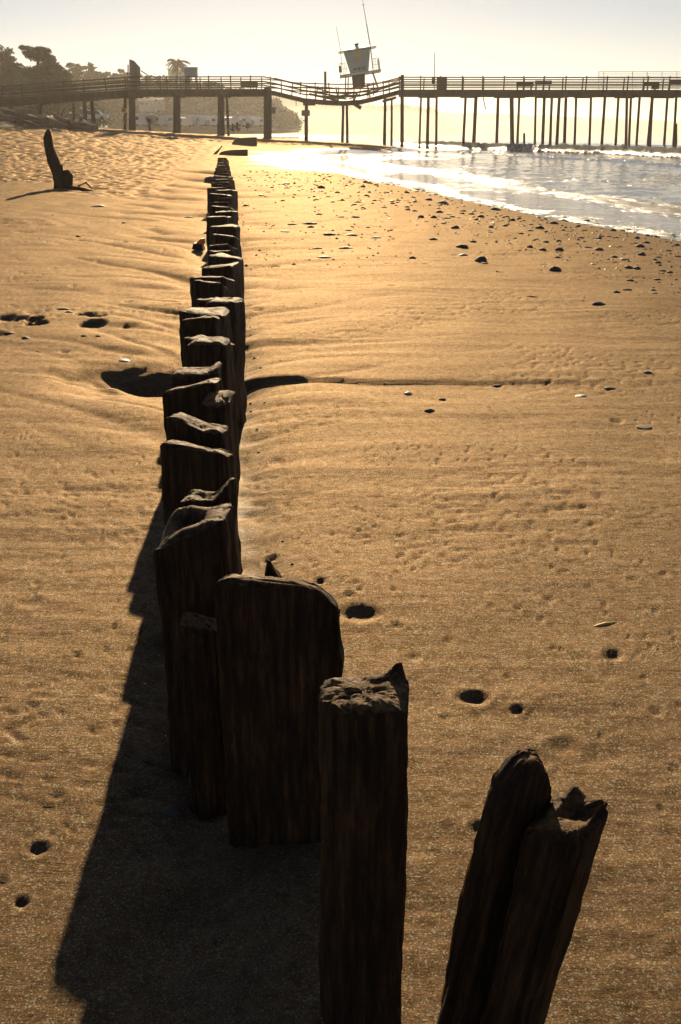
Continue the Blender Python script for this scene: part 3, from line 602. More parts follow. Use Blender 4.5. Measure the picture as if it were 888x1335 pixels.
# cap beams over the bents
for xa, xb_ in ((42, 57), (103, 122), (158, 180), (222, 237), (280, 298), (500, 517), (548, 572), (604, 627), (649, 690), (704, 742), (756, 777), (810, 836), (858, 889)):
    for yy in (.35, PW * .55):
        m_ = MB(); a, c = pp(xa, deck_y(xa) + 8.6, yy), pp(xb_, deck_y(xb_) + 8.6, yy); m_.bar(a, c, .3, .26); m_.build('cap_beam', M['pier'], pier)
m_ = MB(); m_.bar(pp(395, 134.2, .5), pp(411, 134.2, .5), .4, .55); m_.build('cap_beam', M['pier'], pier)
m_ = MB(); m_.bar(pp(461, 135, .4), pp(471, 141, .4), .35, .4); tag(m_.build('broken_beam', M['pier'], pier), 'snapped beam end hanging under the sagging deck')
m_ = MB(); m_.bar(pp(629.5, 124, .2), pp(633.5, 142.5, .2), .3, .08); tag(m_.build('hanging_plank', M['pier'], pier), 'loose plank hanging below the deck')
for px in (266, 273.5, 386):
    m_ = MB(); m_.bar(pp(px, deck_y(px) + 6, .3), pp(px, deck_y(px) + 13, .3), .07, .07); m_.build('hanging_bracket', M['pier'], pier)
# collapsed planks and struts tumbled about the sag
for (a, b_, c, d, yy, w_) in ((372, 105.5, 430, 119, 1.2, .12), (356, 100.5, 404, 112, 2.0, .10), (392, 117, 446, 126, .8, .18), (410, 124, 452, 128, 2.2, .2), (430, 127, 478, 117, 1.4, .14), (455, 128, 520, 108, 3.0, .14), (460, 122, 506, 113, .9, .12), (402, 121, 440, 129.5, 3.6, .25), (442, 126, 470, 124, .5, .3), (478, 124, 521, 104, .6, .12), (466, 120, 462, 131, 1.6, .16), (480, 112, 484, 128, 2.2, .14), (414, 111, 410, 128, 2.8, .12), (438, 112, 441, 131, 3.2, .12)):
    m_ = MB(); m_.bar(pp(a, b_, yy), pp(c, d, yy + .6), .12, w_); m_.build('fallen_timber', M['pier'], pier)

def board_on_pier(name, label, cat, x0, x1, y0, y1, yy, mat, legs=True, group=None, t_=.12):
    a, c = pp(x0, y0, yy), pp(x1, y1, yy); t = thing(name, label, cat, ((a.x + c.x) / 2, PY + yy, pz(deck_y((x0 + x1) / 2))), group)
    m_ = MB(); m_.box((a + c) / 2, (c.x - a.x, t_, a.z - c.z)); m_.build('panel', mat, t)
    if legs:
        for k in (.15, .85):
            xx = a.x + (c.x - a.x) * k; zb = pz(deck_y(x0 + (x1 - x0) * k)); m_ = MB(); m_.bar((xx, PY + yy + .12, zb), (xx, PY + yy + .12, c.z + .1), .1, .1); m_.build('leg', M['pier'], t)
    return t
def bench(label, x0, x1, y0, y1, yy):
    a, c = pp(x0, y0, yy), pp(x1, y1, yy); zd = pz(deck_y((x0 + x1) / 2)); t = thing('pier_bench', label, 'bench', ((a.x + c.x) / 2, PY + yy, zd), 'benches on the pier')
    m_ = MB(); m_.box(((a.x + c.x) / 2, PY + yy, (a.z + c.z) / 2), (c.x - a.x, .09, a.z - c.z)); m_.build('backrest', M['pier'], t)
    m_ = MB(); m_.box(((a.x + c.x) / 2, PY + yy + .28, zd + .46), (c.x - a.x, .46, .07)); m_.build('seat', M['pier'], t)
    for k in (.1, .9):
        xx = a.x + (c.x - a.x) * k; m_ = MB(); m_.bar((xx, PY + yy + .1, zd), (xx, PY + yy + .1, a.z - .05), .1, .1); m_.bar((xx, PY + yy + .1, zd + .4), (xx, PY + yy + .48, zd + .4), .1, .08); m_.bar((xx, PY + yy + .46, zd), (xx, PY + yy + .46, zd + .4), .1, .1); m_.build('leg', M['pier'], t)
bench('dark bench on the pier left of the sag', 314, 336, 106, 114, .35)
bench('dark bench on the pier, left one of the close pair', 674, 696, 107, 113, .35)
bench('dark bench on the pier, right one of the close pair', 698.5, 720, 105, 110.6, .35)
bench('dark bench on the pier under the wire fence', 840, 858, 107, 112.5, .35)
bench('dark bench on the pier cut by the right edge of the photo', 873.6, 896, 104, 109.6, .35)
board_on_pier('notice_board', 'small dark board on the pier beside the bench under the fence', 'board', 852, 861, 107.5, 116, .6, M['pier'], False)
t = thing('bait_cabinet', 'dark upright cabinet on the pier beside a thin lamp pole', 'cabinet', tuple(pp(576.7, 116.8, .5)))
m_ = MB(); a, c = pp(570.6, 101.3, .3), pp(582.8, 116.6, .3); m_.box(((a.x + c.x) / 2, PY + .75, (a.z + c.z) / 2), (c.x - a.x, .9, a.z - c.z)); m_.build('body', M['pier'], t)
m_ = MB(); m_.box(((a.x + c.x) / 2, PY + .73, a.z + .04), (c.x - a.x + .16, 1.06, .08)); m_.build('lid', M['pier'], t)
t = thing('lamp_pole', 'thin pale pole with a small box on the pier', 'pole', tuple(pp(567.3, 116.6, .9)))
m_ = MB(); m_.tube([pp(567.3, 116.6, .9), pp(567.6, 68, .9)], [.06, .035], 8); m_.build('pole', M['metal'], t)
m_ = MB(); m_.box(pp(566, 104.8, .8), (.38, .24, .62)); m_.build('junction_box', M['black'], t)
t = thing('marker_post', 'pale upright post standing in the sagging part of the pier', 'post', tuple(pp(423.8, 130, 2)))
m_ = MB(); m_.bar(pp(423.8, 131, 2), pp(423.8, 92.6, 2), .3, .3); m_.build('post', M['pale_wood'], t)
m_ = MB(); m_.box(pp(423.8, 92.3, 2), (.36, .36, .06)); m_.build('post_cap', M['white'], t)
# broken plywood hoarding at the top of the ramp
t = thing('hoarding_panel', 'tall jagged green grey boarding standing at the top of the pier ramp', 'panel', tuple(pp(174, 116, .6)))
prof = [(167.8, 76.9), (171.2, 77.8), (174.5, 79.2), (177.2, 82.2), (178.6, 84.6), (181.6, 86.2), (182.4, 88), (182.6, 117)]
for k in range(6):
    x0 = 167.8 + 14.6 * k / 6; x1 = 167.8 + 14.6 * (k + 1) / 6 - .12; yt0, yt1 = np.interp([x0, x1], [p[0] for p in prof], [p[1] for p in prof]); m_ = MB()
    P = [pp(x0, 117), pp(x1, 117), pp(x1, yt1), pp(x0, yt0)]; yo = .35 + .03 * (k % 2); P = [p + Vector((0, yo, 0)) for p in P]; Q = [p + Vector((0, .07, 0)) for p in P]
    m_.add(P + Q, [(0, 1, 2, 3), (7, 6, 5, 4), (0, 4, 5, 1), (1, 5, 6, 2), (2, 6, 7, 3), (3, 7, 4, 0)]); m_.build('board', M['pier_grey'], t)
m_ = MB(); m_.bar(pp(166.4, 117, .3), pp(166.4, 84, .3), .12, .12); m_.build('post', M['pier'], t)
m_ = MB(); m_.bar(pp(183, 92, .6), pp(196, 100.5, .6), .08, .12); m_.build('brace', M['pier'], t)
# lookout hut on splayed legs
t = thing('lookout_hut', 'small grey box hut with a pale flat roof on the pier beside the palm', 'hut', tuple(pp(245, 116, 2.6)))
a, c = pp(236.6, 87.5, 2.2), pp(252.6, 98.8, 2.2); cx_ = (a.x + c.x) / 2
m_ = MB(); m_.box((cx_, PY + 3.0, (a.z + c.z) / 2), (c.x - a.x, 1.6, a.z - c.z)); m_.build('cabin', M['blue_grey'], t)
m_ = MB(); m_.box((cx_, PY + 3.0, a.z + .07), (c.x - a.x + .2, 1.8, .12)); m_.build('roof', M['white'], t)
for k, sp in ((-.42, -.2), (.42, .2)):
    for yy in (2.4, 3.6):
        m_ = MB(); m_.bar((cx_ + k * (c.x - a.x), PY + yy, c.z), (cx_ + (k + sp * .3) * (c.x - a.x), PY + yy, pz(116)), .12, .12); m_.build('leg', M['pier'], t)
m_ = MB(); m_.bar((cx_ - .5, PY + 2.4, c.z - .4), (cx_ + .7, PY + 2.4, pz(114)), .1, .08); m_.build('brace', M['pier'], t)
# wire fence at the sea end
t = thing('wire_fence', 'thin wire mesh fence standing along the sea end of the pier', 'fence', tuple(pp(840, 117, 4)))
for px in (791.8, 798.6, 837.3, 857, 877, 897, 917):
    m_ = MB(); m_.tube([pp(px, 116, 4.2), pp(px, 90.4, 4.2)], .035, 6); m_.build('post', M['metal'], t)
m_ = MB()
for k in range(5): m_.bar(pp(791.8, 90.6 + k * 2.3, 4.2), pp(917, 90.6 + k * 2.3, 4.2), .02, .022 if k else .04)
for k in range(90): m_.bar(pp(791.8 + k * 1.4, 90.6, 4.2), pp(791.8 + k * 1.4, 101, 4.2), .008, .008)
m_.build('mesh', M['metal'], t)
# signs on the piles
t = thing('warning_sign', 'yellow diamond warning sign fixed to a pile under the pier ramp', 'sign', tuple(pp(161.5, 144, .1)))
m_ = MB(); m_.box(pp(161.3, 144, .0), (.62, .04, .62), Matrix.Rotation(R(45), 3, 'Y')); m_.build('plate', M['yellow'], t)
m_ = MB(); m_.box(pp(161.3, 144, -.03), (.18, .02, .36)); m_.build('symbol', M['black'], t)
t = thing('notice_plate', 'dark square notice on the lone pile under the sagging deck', 'sign', tuple(pp(398.6, 147, .2)))
m_ = MB(); m_.box(pp(398.6, 147.4, .1), (1.02, .06, .66)); m_.build('plate', M['pier_grey'], t)
m_ = MB(); m_.bar(pp(398.6, 144, .14), pp(398.6, 151, .14), .1, .02); m_.build('batten', M['pier'], t)
t = thing('notice_plate', 'dark square box on the right side of the thick pile left of the sag', 'sign', tuple(pp(357, 144, .3)))
m_ = MB(); m_.box(pp(356.8, 144, .4), (.44, .3, .78)); m_.build('plate', M['pier_grey'], t)
m_ = MB(); m_.bar(pp(354.5, 144, .42), pp(355.5, 144, .42), .1, .1); m_.build('bracket', M['metal'], t)
# warning tape
m_ = MB(); tp = [(424, 113.6), (440, 115.4), (458, 116.5), (470, 113.8), (485, 109), (500, 107.4), (512, 106.4), (523.5, 101.6)]
for a, c in zip(tp[:-1], tp[1:]): m_.bar(pp(*a, -.08), pp(*c, -.08), .012, .12)
tag(m_.build('warning_tape', M['red']), 'red warning tape strung along the sagging pier rail', 'tape')
# mooring stubs in the water
for px, py0, py1, w_, lab in ((682.7, 174, 195, 3.0, 'short cut off pile standing beside the pier bent in the surf'), (879.5, 161.5, 195, 4.6, 'thick cut off pile standing in the surf at the right edge')):
    t = thing('pile_stub', lab, 'post', tuple(pp(px, py1, -.4))); m_ = MB(); a, c = pp(px, py1 + 6, -.4), pp(px, py0, -.4); m_.tube([a, (a + c) / 2, c], w_ * PXM / 2, 12, .1); m_.build('shaft', M['pier'], t)
    m_ = MB(); m_.tube([c + Vector((0, 0, .002)), c + Vector((.02, 0, .06))], [w_ * PXM * .46, w_ * PXM * .3], 10); m_.build('worn_top', M['log'], t)

# ------------------------------------------------------------------ tilted lifeguard tower on the sagging deck
TY = 2.4
def tp_(px, py, y=0): return pp(px, py, TY + y)
tw = thing('lifeguard_tower', 'pale blue lifeguard tower tilted on the sagging pier, flared cabin with white roof', 'lifeguard tower', tuple(tp_(468, 128)))
bl, br, tr_, tl = tp_(458.1, 96.8), tp_(481.2, 93.5), tp_(483.5, 60.8), tp_(448.6, 65.9)
tilt = Vector((br.x - bl.x, 0, br.z - bl.z)).normalized(); tup = Vector((-tilt.z, 0, tilt.x)); DY = 2.6
def slab(mb, P, depth, inset=0):
    P = [Vector(p) for p in P]; n = len(P); Q = [p + Vector((0, depth, 0)) for p in P]
    mb.add(P + Q, [tuple(range(n)), tuple(range(2 * n - 1, n - 1, -1))] + [(i, i + n, (i + 1) % n + n, (i + 1) % n) for i in range(n)])
m_ = MB(); o_ = Vector((0, .35, 0)); i_ = Vector((0, DY, 0))
# flared in both directions: narrower floor, wider eaves
B = [bl + o_, br + o_, br + i_ - o_, bl + i_ - o_]; T = [tl - o_ * .3, tr_ - o_ * .3, tr_ + i_ + o_ * .3, tl + i_ + o_ * .3]
m_.add(B + T, [(3, 2, 1, 0), (4, 5, 6, 7), (0, 1, 5, 4), (1, 2, 6, 5), (2, 3, 7, 6), (3, 0, 4, 7)]); m_.build('cabin', M['blue_grey'], tw)
m_ = MB(); nv = Vector((0, -.04, 0))
def on_face(u, v, lift=.04):
    a = B[0] + (B[1] - B[0]) * u; c = T[0] + (T[1] - T[0]) * u; return a + (c - a) * v + Vector((0, -lift, 0))
for v0 in (.30, .52, .74): m_.bar(on_face(.01, v0), on_face(.99, v0), .03, .05)
m_.build('shutter_battens', M['blue_grey'], tw)
c = on_face(.50, .78, .06); m_ = MB(); n_ = 20
m_.add([c] + [c + (tilt * math.cos(6.283 * k / n_) + tup * math.sin(6.283 * k / n_)) * .30 for k in range(n_)], [(0, 1 + (k + 1) % n_, 1 + k) for k in range(n_)])
m_.bar(c - tup * .36, c - tup * .8, .02, .16); tag(m_.build('emblem', M['yellow'], tw), 'round yellow emblem on the cabin front')
m_ = MB()
for k in range(5): m_.bar(on_face(.22 + .13 * k, .235, .06), on_face(.22 + .13 * k + .07, .235, .06), .02, .16 if k % 2 else .22)
m_.build('lettering', M['black'], tw)
ev = [tp_(441.3, 66.2, -.4), tp_(491.6, 58.6, -.4), tp_(491.6, 58.6, DY + .4), tp_(441.3, 66.2, DY + .4)]; pk = (ev[0] + ev[1] + ev[2] + ev[3]) / 4 + tup * .62
rd = [p + tup * .09 for p in ev]; p1, p2 = pk - tilt * .35, pk + tilt * .35
m_ = MB(); m_.add(ev + rd + [p1, p2], [(3, 2, 1, 0), (0, 1, 5, 4), (1, 2, 6, 5), (2, 3, 7, 6), (3, 0, 4, 7), (4, 5, 9, 8), (5, 6, 9), (6, 7, 8, 9), (7, 4, 8)]); rf = m_.build('roof', M['roof'], tw)
m_ = MB(); m_.box(pk + tup * .05, (.5, .5, .16), Matrix.Rotation(-math.asin(tilt.z), 3, 'Y')); m_.build('vent', M['black'], rf)
# deck around the cabin, railings, legs and pedestal
fl = [tp_(443.2, 98.2, -.7), tp_(497.6, 90.3, -.7)]; m_ = MB(); slab(m_, [fl[0] - tup * .10, fl[1] - tup * .10, fl[1] + tup * .12, fl[0] + tup * .12], DY + 1.4); m_.build('platform', M['white'], tw)
def rail_side(P0, P1, name, panel=False):
    m_ = MB(); n_ = 4
    for k in range(n_ + 1):
        p = P0 + (P1 - P0) * k / n_; m_.bar(p, p + tup * 1.25, .05, .05)
    for hgt in (.6, 1.25): m_.bar(P0 + tup * hgt, P1 + tup * hgt, .05, .05)
    m_.build(name, M['white'], tw)
rail_side(fl[0] + tup * .12 + tilt * .1, fl[0] + tup * .12 + tilt * .1 + Vector((0, DY + 1.3, 0)), 'railing')
rail_side(fl[1] + tup * .12 - tilt * .1, fl[1] + tup * .12 - tilt * .1 + Vector((0, DY + 1.3, 0)), 'railing')
rail_side(fl[1] + tup * .12 - tilt * .1, fl[1] + tup * .12 - tilt * 1.0, 'railing')
rail_side(fl[0] + tup * .12 + tilt * .1, fl[0] + tup * .12 + tilt * .9, 'railing')
m_ = MB(); slab(m_, [tp_(459.2, 97.4), tp_(476.6, 95), tp_(476.4, 110.5), tp_(460.6, 113)], 1.9); m_.build('pedestal', M['pier'], tw)
for a, c, yy in (((451, 97), (450.5, 122), -.3), ((454.5, 97), (454, 124), 2.4), ((486, 92), (492.5, 112), -.3), ((488, 92), (495, 112), 2.4)):
    m_ = MB(); m_.bar(tp_(*a, yy), tp_(*c, yy), .14, .14); m_.build('leg', M['pale_wood'], tw)
m_ = MB(); m_.tube([tp_(487, 89, -.45), tp_(483.5, 58.5, -.45), tp_(478.4, 29, -.45)], [.07, .06, .055], 8); m_.tube([tp_(478.4, 29, -.45), tp_(474, 3, -.45), tp_(473.4, -3, -.45)], [.04, .03, .02], 6); m_.box(tp_(474.3, 3.6, -.45), (.2, .1, .1)); m_.build('mast', M['metal'], tw)
m_ = MB(); m_.tube([tp_(445.4, 84, -.5), tp_(444, 63, -.5), tp_(438.4, 32.7, -.5)], [.035, .03, .02], 6); m_.build('antenna', M['metal'], tw)
m_ = MB(); m_.bar(tp_(443.4, 85, -.75), tp_(443.8, 93.5, -.75), .35, .35); m_.build('float_box', M['pale_wood'], tw)

# ------------------------------------------------------------------ driftwood heap, logs and car at the back of the beach
mb = MB(); XS = np.linspace(-2, 2, 60)
gxx = np.linspace(-62, -26, 110); gyy = np.linspace(112, 150, 60); HX, HY = np.meshgrid(gxx, gyy)
env = np.clip(1 - np.abs((HY - 128) / 14) ** 2, 0, 1) * sstep(-25, -45, HX) * .9
HZ = smooth_ground(HX, HY) - .3 + env * (2.9 + 1.2 * pn(HX * .35, HY * .35, 61) + .7 * pn(HX * .9, HY * .9, 62))
heap = np_mesh('debris_bank', np.stack([HX, HY, HZ], -1).reshape(-1, 3), grid_quads(*HX.shape), simple('dark_debris', (.022, .018, .013), (.075, .055, .036), .9, .9, .9, bdist=.3), False)
tag(heap, 'dark bank of driftwood litter and earth under the pier ramp', 'debris', None, 'stuff')
r_ = random.Random(17); BV = BVHTree.FromPolygons([tuple(v) for v in np.stack([HX, HY, HZ], -1).reshape(-1, 3)], [tuple(int(k) for k in f) for f in grid_quads(*HX.shape)])
LOGS = [(2, 143, 60, 160), (0, 150, 52, 163.5), (8, 158, 70, 164.5), (20, 142.5, 47, 146), (40, 155, 88, 164), (62, 160, 112, 165), (88, 161, 126, 166.5), (5, 163, 40, 165.5), (98, 158, 120, 163.5), (30, 149.5, 66, 157), (72, 152, 90, 160), (-30, 150, 20, 158)]
for k, (xa, ya, xb2, yb) in enumerate(LOGS):
    Y0 = 116 + r_.uniform(-2, 4); a, c = at(xa, ya, Y0 + 2.5), at(xb2, yb, Y0 - .5); rad = r_.uniform(.16, .34)
    for p in (a, c):
        hit_ = BV.ray_cast(Vector((p.x, p.y, 50)), Vector((0, 0, -1))); gz = max(float(smooth_ground(p.x, p.y)), hit_[0].z if hit_[0] else -9)
        p.z = max(p.z, gz + rad * .4) if p.z < gz + .6 else p.z
    t = thing('driftwood_log', 'dark driftwood log lying in the heap under the pier ramp' if k != 3 else 'pale bleached log on top of the driftwood heap at far left', 'log', tuple((a + c) / 2), 'driftwood logs heaped under the pier ramp')
    m_ = MB(); m_.tube([a + (c - a) * f + Vector((0, 0, r_.uniform(-.08, .08))) for f in (0, .25, .5, .75, 1)], [rad * .7, rad, rad * 1.05, rad, rad * .8], 10, .3); m_.build('stem', M['pale_wood'] if k == 3 else M['log'], t, True)
    if k % 2 == 0:
        m_ = MB(); p = a + (c - a) * .35; m_.tube([p, p + Vector((.5, -.3, .7)), p + Vector((.8, -.4, 1.1))], [rad * .4, rad * .3, rad * .12], 7); m_.build('branch_stub', M['log'], t)
cb = Vector(gbase(124, 157, 175)); t = thing('parked_car', 'pale car parked behind the driftwood heap, mostly hidden by the pier legs', 'car', tuple(cb))
m_ = MB(); m_.box(cb + Vector((0, 0, .62)), (4.3, 1.75, .62)); m_.build('body', M['white'], t)
m_ = MB(); z0 = cb.z + .933; m_.add([(cb.x-1.5, cb.y-.8, z0), (cb.x+1.3, cb.y-.8, z0), (cb.x+1.3, cb.y+.8, z0), (cb.x-1.5, cb.y+.8, z0), (cb.x-.9, cb.y-.65, z0+.55), (cb.x+.7, cb.y-.65, z0+.55), (cb.x+.7, cb.y+.65, z0+.55), (cb.x-.9, cb.y+.65, z0+.55)], [(4,5,6,7),(0,1,5,4),(1,2,6,5),(2,3,7,6),(3,0,4,7)]); m_.build('cabin_glass', M['glass'], t)
m_ = MB(); m_.box((cb.x - .1, cb.y, z0 + .58), (1.6, 1.3, .05)); m_.build('roof', M['white'], t)
for sx in (-1.35, 1.35):
    m_ = MB(); m_.tube([cb + Vector((sx, -.92, .32)), cb + Vector((sx, -.72, .32))], .32, 14); m_.build('wheel', M['black'], t)

# two dark bushes and a third at the top of the beach
def bush(px, py, Y, h, w_, label, seed):
    b_ = gbase(px, py, Y); r_ = random.Random(seed); t = thing('dark_bush', label, 'bush', b_, 'dark bushes at the top of the beach'); m_ = MB(); m_.tube([Vector(b_) - Vector((0, 0, .3)), Vector(b_) + Vector((0, 0, h * .6))], [.05, .02], 6); m_.build('stem', M['trunk'], t); m_ = MB()
    for k in range(14):
        f = r_.random(); clump(m_, Vector(b_) + Vector((r_.uniform(-1, 1) * w_ * .5 * (1 - f * .7), r_.uniform(-.3, .3), h * f * .9 + .1)), w_ * .28, 34, .2, r_, .8)
    m_.build('foliage', M['leaf'], t)
bush(304.5, 171.5, 150, 1.05, .75, 'squat dark bush right of the double pile, left of the pair', 3)
bush(310.3, 171, 152, 1.35, .6, 'narrow dark pointed bush right of the double pile, taller of the pair', 4)
bush(323, 168.5, 158, .85, .55, 'small lone dark bush between the two thick pile bents', 5)

# ------------------------------------------------------------------ person under the pier
def skinned(name, joints, edges, mat, parent, sub=2):
    me = bpy.data.meshes.new(name); me.from_pydata([j[0] for j in joints], edges, []); me.materials.append(mat)
    o = bpy.data.objects.new(name, me); COL.objects.link(o); o.parent = parent
    sk = o.modifiers.new('skin', 'SKIN'); sk.use_smooth_shade = True
    if not me.skin_vertices: me.skin_vertices.new(name='')
    for i, j in enumerate(joints):
        sv = me.skin_vertices[0].data[i]; sv.radius = (j[1], j[2] if len(j) > 2 else j[1]); sv.use_root = (i == 0)
    ss = o.modifiers.new('sub', 'SUBSURF'); ss.levels = sub; ss.render_levels = sub
    dg = bpy.context.evaluated_depsgraph_get(); m2 = bpy.data.meshes.new_from_object(o.evaluated_get(dg)); o.modifiers.clear(); o.data = m2; m2.name = name
    return o
pbx = Vector(gbase(195.3, 168.0, 129)); pbx.z = float(smooth_ground(pbx.x, pbx.y))
ps = thing('person', 'person in a dark blue jacket walking on the sand under the pier', 'person', tuple(pbx))
J = [((0, 0, .95), .14, .11), ((0, .0, 1.15), .13, .10), ((0, 0, 1.38), .15, .105), ((0, 0, 1.49), .058), ((0, -.015, 1.56), .066, .075), ((0, -.012, 1.63), .082, .095),
     ((.10, 0, .90), .085), ((.11, -.10, .48), .062), ((.11, -.06, .08), .045), ((.11, -.20, .035), .035), ((-.10, 0, .90), .085), ((-.11, .06, .48), .062), ((-.11, .20, .08), .045), ((-.11, .08, .035), .035),
     ((.185, 0, 1.40), .065), ((.25, .06, 1.14), .046), ((.24, -.04, .90), .034), ((.23, -.07, .80), .03), ((-.185, 0, 1.40), .065), ((-.25, -.06, 1.14), .046), ((-.24, -.14, .92), .034), ((-.23, -.17, .82), .03),
     ((0, -.005, 1.70), .085, .098), ((0, 0, 1.765), .05, .055)]
E = [(0,1),(1,2),(2,3),(3,4),(4,5),(5,22),(22,23),(0,6),(6,7),(7,8),(8,9),(0,10),(10,11),(11,12),(12,13),(2,14),(14,15),(15,16),(16,17),(2,18),(18,19),(19,20),(20,21)]
skinned('body', J, E, M['skin'], ps)
skinned('jacket', [((0, 0, .80), .18, .15), ((0, 0, 1.12), .165, .13), ((0, 0, 1.36), .17, .125), ((0, 0, 1.50), .085), ((.185, 0, 1.38), .085), ((.255, .06, 1.14), .066), ((.245, -.035, .92), .055), ((-.185, 0, 1.38), .085), ((-.255, -.06, 1.14), .066), ((-.245, -.135, .94), .055)], [(0,1),(1,2),(2,3),(2,4),(4,5),(5,6),(2,7),(7,8),(8,9)], M['jacket'], ps)
skinned('trousers', [((0, 0, 1.0), .15, .125), ((.10, 0, .86), .10), ((.11, -.10, .48), .08), ((.11, -.065, .05), .06), ((-.10, 0, .86), .10), ((-.11, .06, .48), .08), ((-.11, .195, .06), .06)], [(0,1),(1,2),(2,3),(0,4),(4,5),(5,6)], M['trousers'], ps)
skinned('hair', [((0, .045, 1.60), .075, .06), ((0, .035, 1.69), .095, .085), ((0, .012, 1.76), .085, .095), ((0, .01, 1.80), .045, .05)], [(0, 1), (1, 2), (2, 3)], M['hair'], ps)
for x_, y_ in ((.11, -.08), (-.11, .18)): skinned('shoe', [((x_, y_ + .06, .05), .05, .045), ((x_, y_ - .06, .045), .05, .04), ((x_, y_ - .17, .03), .042, .025)], [(0, 1), (1, 2)], M['black'], ps)

# ------------------------------------------------------------------ pilings of the old bulkhead
def post_mesh(w, t, h, top, seed, nper=64, nz=44, bury=.30, ex=6., rough=.010, prof=None, grooves=.004, poly=None):
    vs = []; fs = []
    A = [2 * math.pi * (k + .5) / nper for k in range(nper)]
    def se(a, e): c, s = math.cos(a), math.sin(a); return math.copysign(abs(c) ** (2 / e), c), math.copysign(abs(s) ** (2 / e), s)
    UV = [se(a, ex) for a in A]
    if poly:
        pts = [Vector(p) for p in poly]; L = [(pts[(i + 1) % len(pts)] - pts[i]).length for i in range(len(pts))]; T_ = sum(L); raw = []
        for k in range(nper):
            d_ = T_ * k / nper; i = 0
            while d_ > L[i]: d_ -= L[i]; i += 1
            raw.append(pts[i].lerp(pts[(i + 1) % len(pts)], d_ / L[i]))
        q_ = max(1, nper // 32); UV = [tuple(sum((raw[(k + j) % nper] for j in range(-q_, q_ + 1)), Vector((0, 0))) / (2 * q_ + 1)) for k in range(nper)]
    fr = [1 - (1 - k / (nz - 1)) ** 1.35 for k in range(nz)]
    def disp(u, v, z, k):
        d = rough * mnoise.noise((u * 1.2 + seed * 7.1, v * 1.2, z * 4.0)) * 1.6 + rough * .5 * mnoise.noise((u * 4 + seed, v * 4, z * 13))
        d += grooves * mnoise.noise((k * 24. / nper * 1.5, seed * 3.3, z * 1.3)) + grooves * .6 * mnoise.noise((k * 60. / nper * 1.5, seed * 5.3, z * 2.5))
        c_ = mnoise.noise((k * 40. / nper + seed * 9.1, seed * 1.7, z * .8)); d -= 1.6 * grooves * math.exp(-(c_ / .05) ** 2) * (.5 + .5 * mnoise.noise((k * .1, seed, z * 2)))
        d += .45 * grooves * mnoise.noise((k * 64. * 2.2 / nper, seed * 2.3, z * 22)) + .0025 * mnoise.noise((u * 9, v * 9 + seed, z * 30))
        return d
    rnd = lambda u, v: -.016 * max(abs(u), abs(v)) ** 6 - .003 * abs(mnoise.noise((u * 6, v * 6, seed * 1.9))) + .0012 * mnoise.noise((u * 15, v * 15, seed)) - .004 * math.exp(-(mnoise.noise((u * 1.6 + seed, v * 1.6, 7.7)) / .05) ** 2)
    for f in fr:
        for k, (u, v) in enumerate(UV):
            H = top(u, v) + .0035 * mnoise.noise((u * 3 + seed, v * 3, 2.2)) + rnd(u, v); z = -bury + (H + bury) * f
            d = disp(u, v, z, k); e = 1.0 if f < .999 else .965
            sx, sy = (1, 1) if prof is None else prof(z / max(h, .01), u)
            vs.append((u * (w / 2 * sx + d) * e, v * (t / 2 * sy + d) * e, z if f < .999 else z + .001))
    for i in range(nz - 1):
        for k in range(nper): fs.append((i*nper+k, i*nper+(k+1) % nper, (i+1)*nper+(k+1) % nper, (i+1)*nper+k))
    last = (nz - 1) * nper
    for r in (.97, .93, .88, .82, .76, .69, .62, .55, .47, .38, .28, .18, .08):
        o = len(vs)
        for k, (u, v) in enumerate(UV):
            uu, vv = u * r, v * r; sx, sy = (1, 1) if prof is None else prof(1, uu)
            H = top(uu, vv) + .0035 * mnoise.noise((uu * 3 + seed, vv * 3, 2.2)) + .003 * mnoise.noise((uu * 2 + seed * 2, vv * 3, 1.)) * (1 - r) + rnd(uu, vv)
            vs.append((uu * w / 2 * sx, vv * t / 2 * sy, H))
        for k in range(nper): fs.append((last+k, last+(k+1) % nper, o+(k+1) % nper, o+k))
        last = o
    fs.append(tuple(range(last, last + nper)))
    m_ = MB(); m_.add(vs, fs); return m_
def gauss(u, v, cu, cv, su, sv): return math.exp(-((u - cu) / su) ** 2 - ((v - cv) / sv) ** 2)

def place(o, x, y, rot=(0, 0, 0)): o.location = (x, y, float(smooth_ground(x, y))); o.rotation_euler = rot; return o
def piling(pL, pR, pyT, d, t, label, top=None, seed=1, rz=0.0, lean=(0, 0), group=None, hi=False, dh=0., prof=None, ex=6., z_extra=0., grooves=.004, rough=.010, poly=None):
    a, c = at(pL, pyT, d), at(pR, pyT, d); w = c.x - a.x; x = (a.x + c.x) / 2; y = d + t / 2; h = a.z - float(smooth_ground(x, y))
    tf = top or (lambda u, v: h + .012 * math.sin(seed * 2.1) * u - t * (.095 + .055 * math.sin(seed * 1.3 + 1)) * (v + 1) + .018 * gauss(u, v, math.sin(seed * 4.), .7, .5, .5))
    tf2 = (lambda u, v: h + tf(u, v)) if top else tf
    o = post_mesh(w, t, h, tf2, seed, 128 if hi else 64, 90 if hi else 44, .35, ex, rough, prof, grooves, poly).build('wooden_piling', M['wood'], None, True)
    # the lean pivots about the top so that the head stays where it stands
    place(o, x + h * math.tan(lean[1]) * -1, y + h * math.tan(lean[0]), (lean[0], lean[1], rz))
    return tag(o, label, 'piling', group or 'old wooden pilings in a row on the beach')

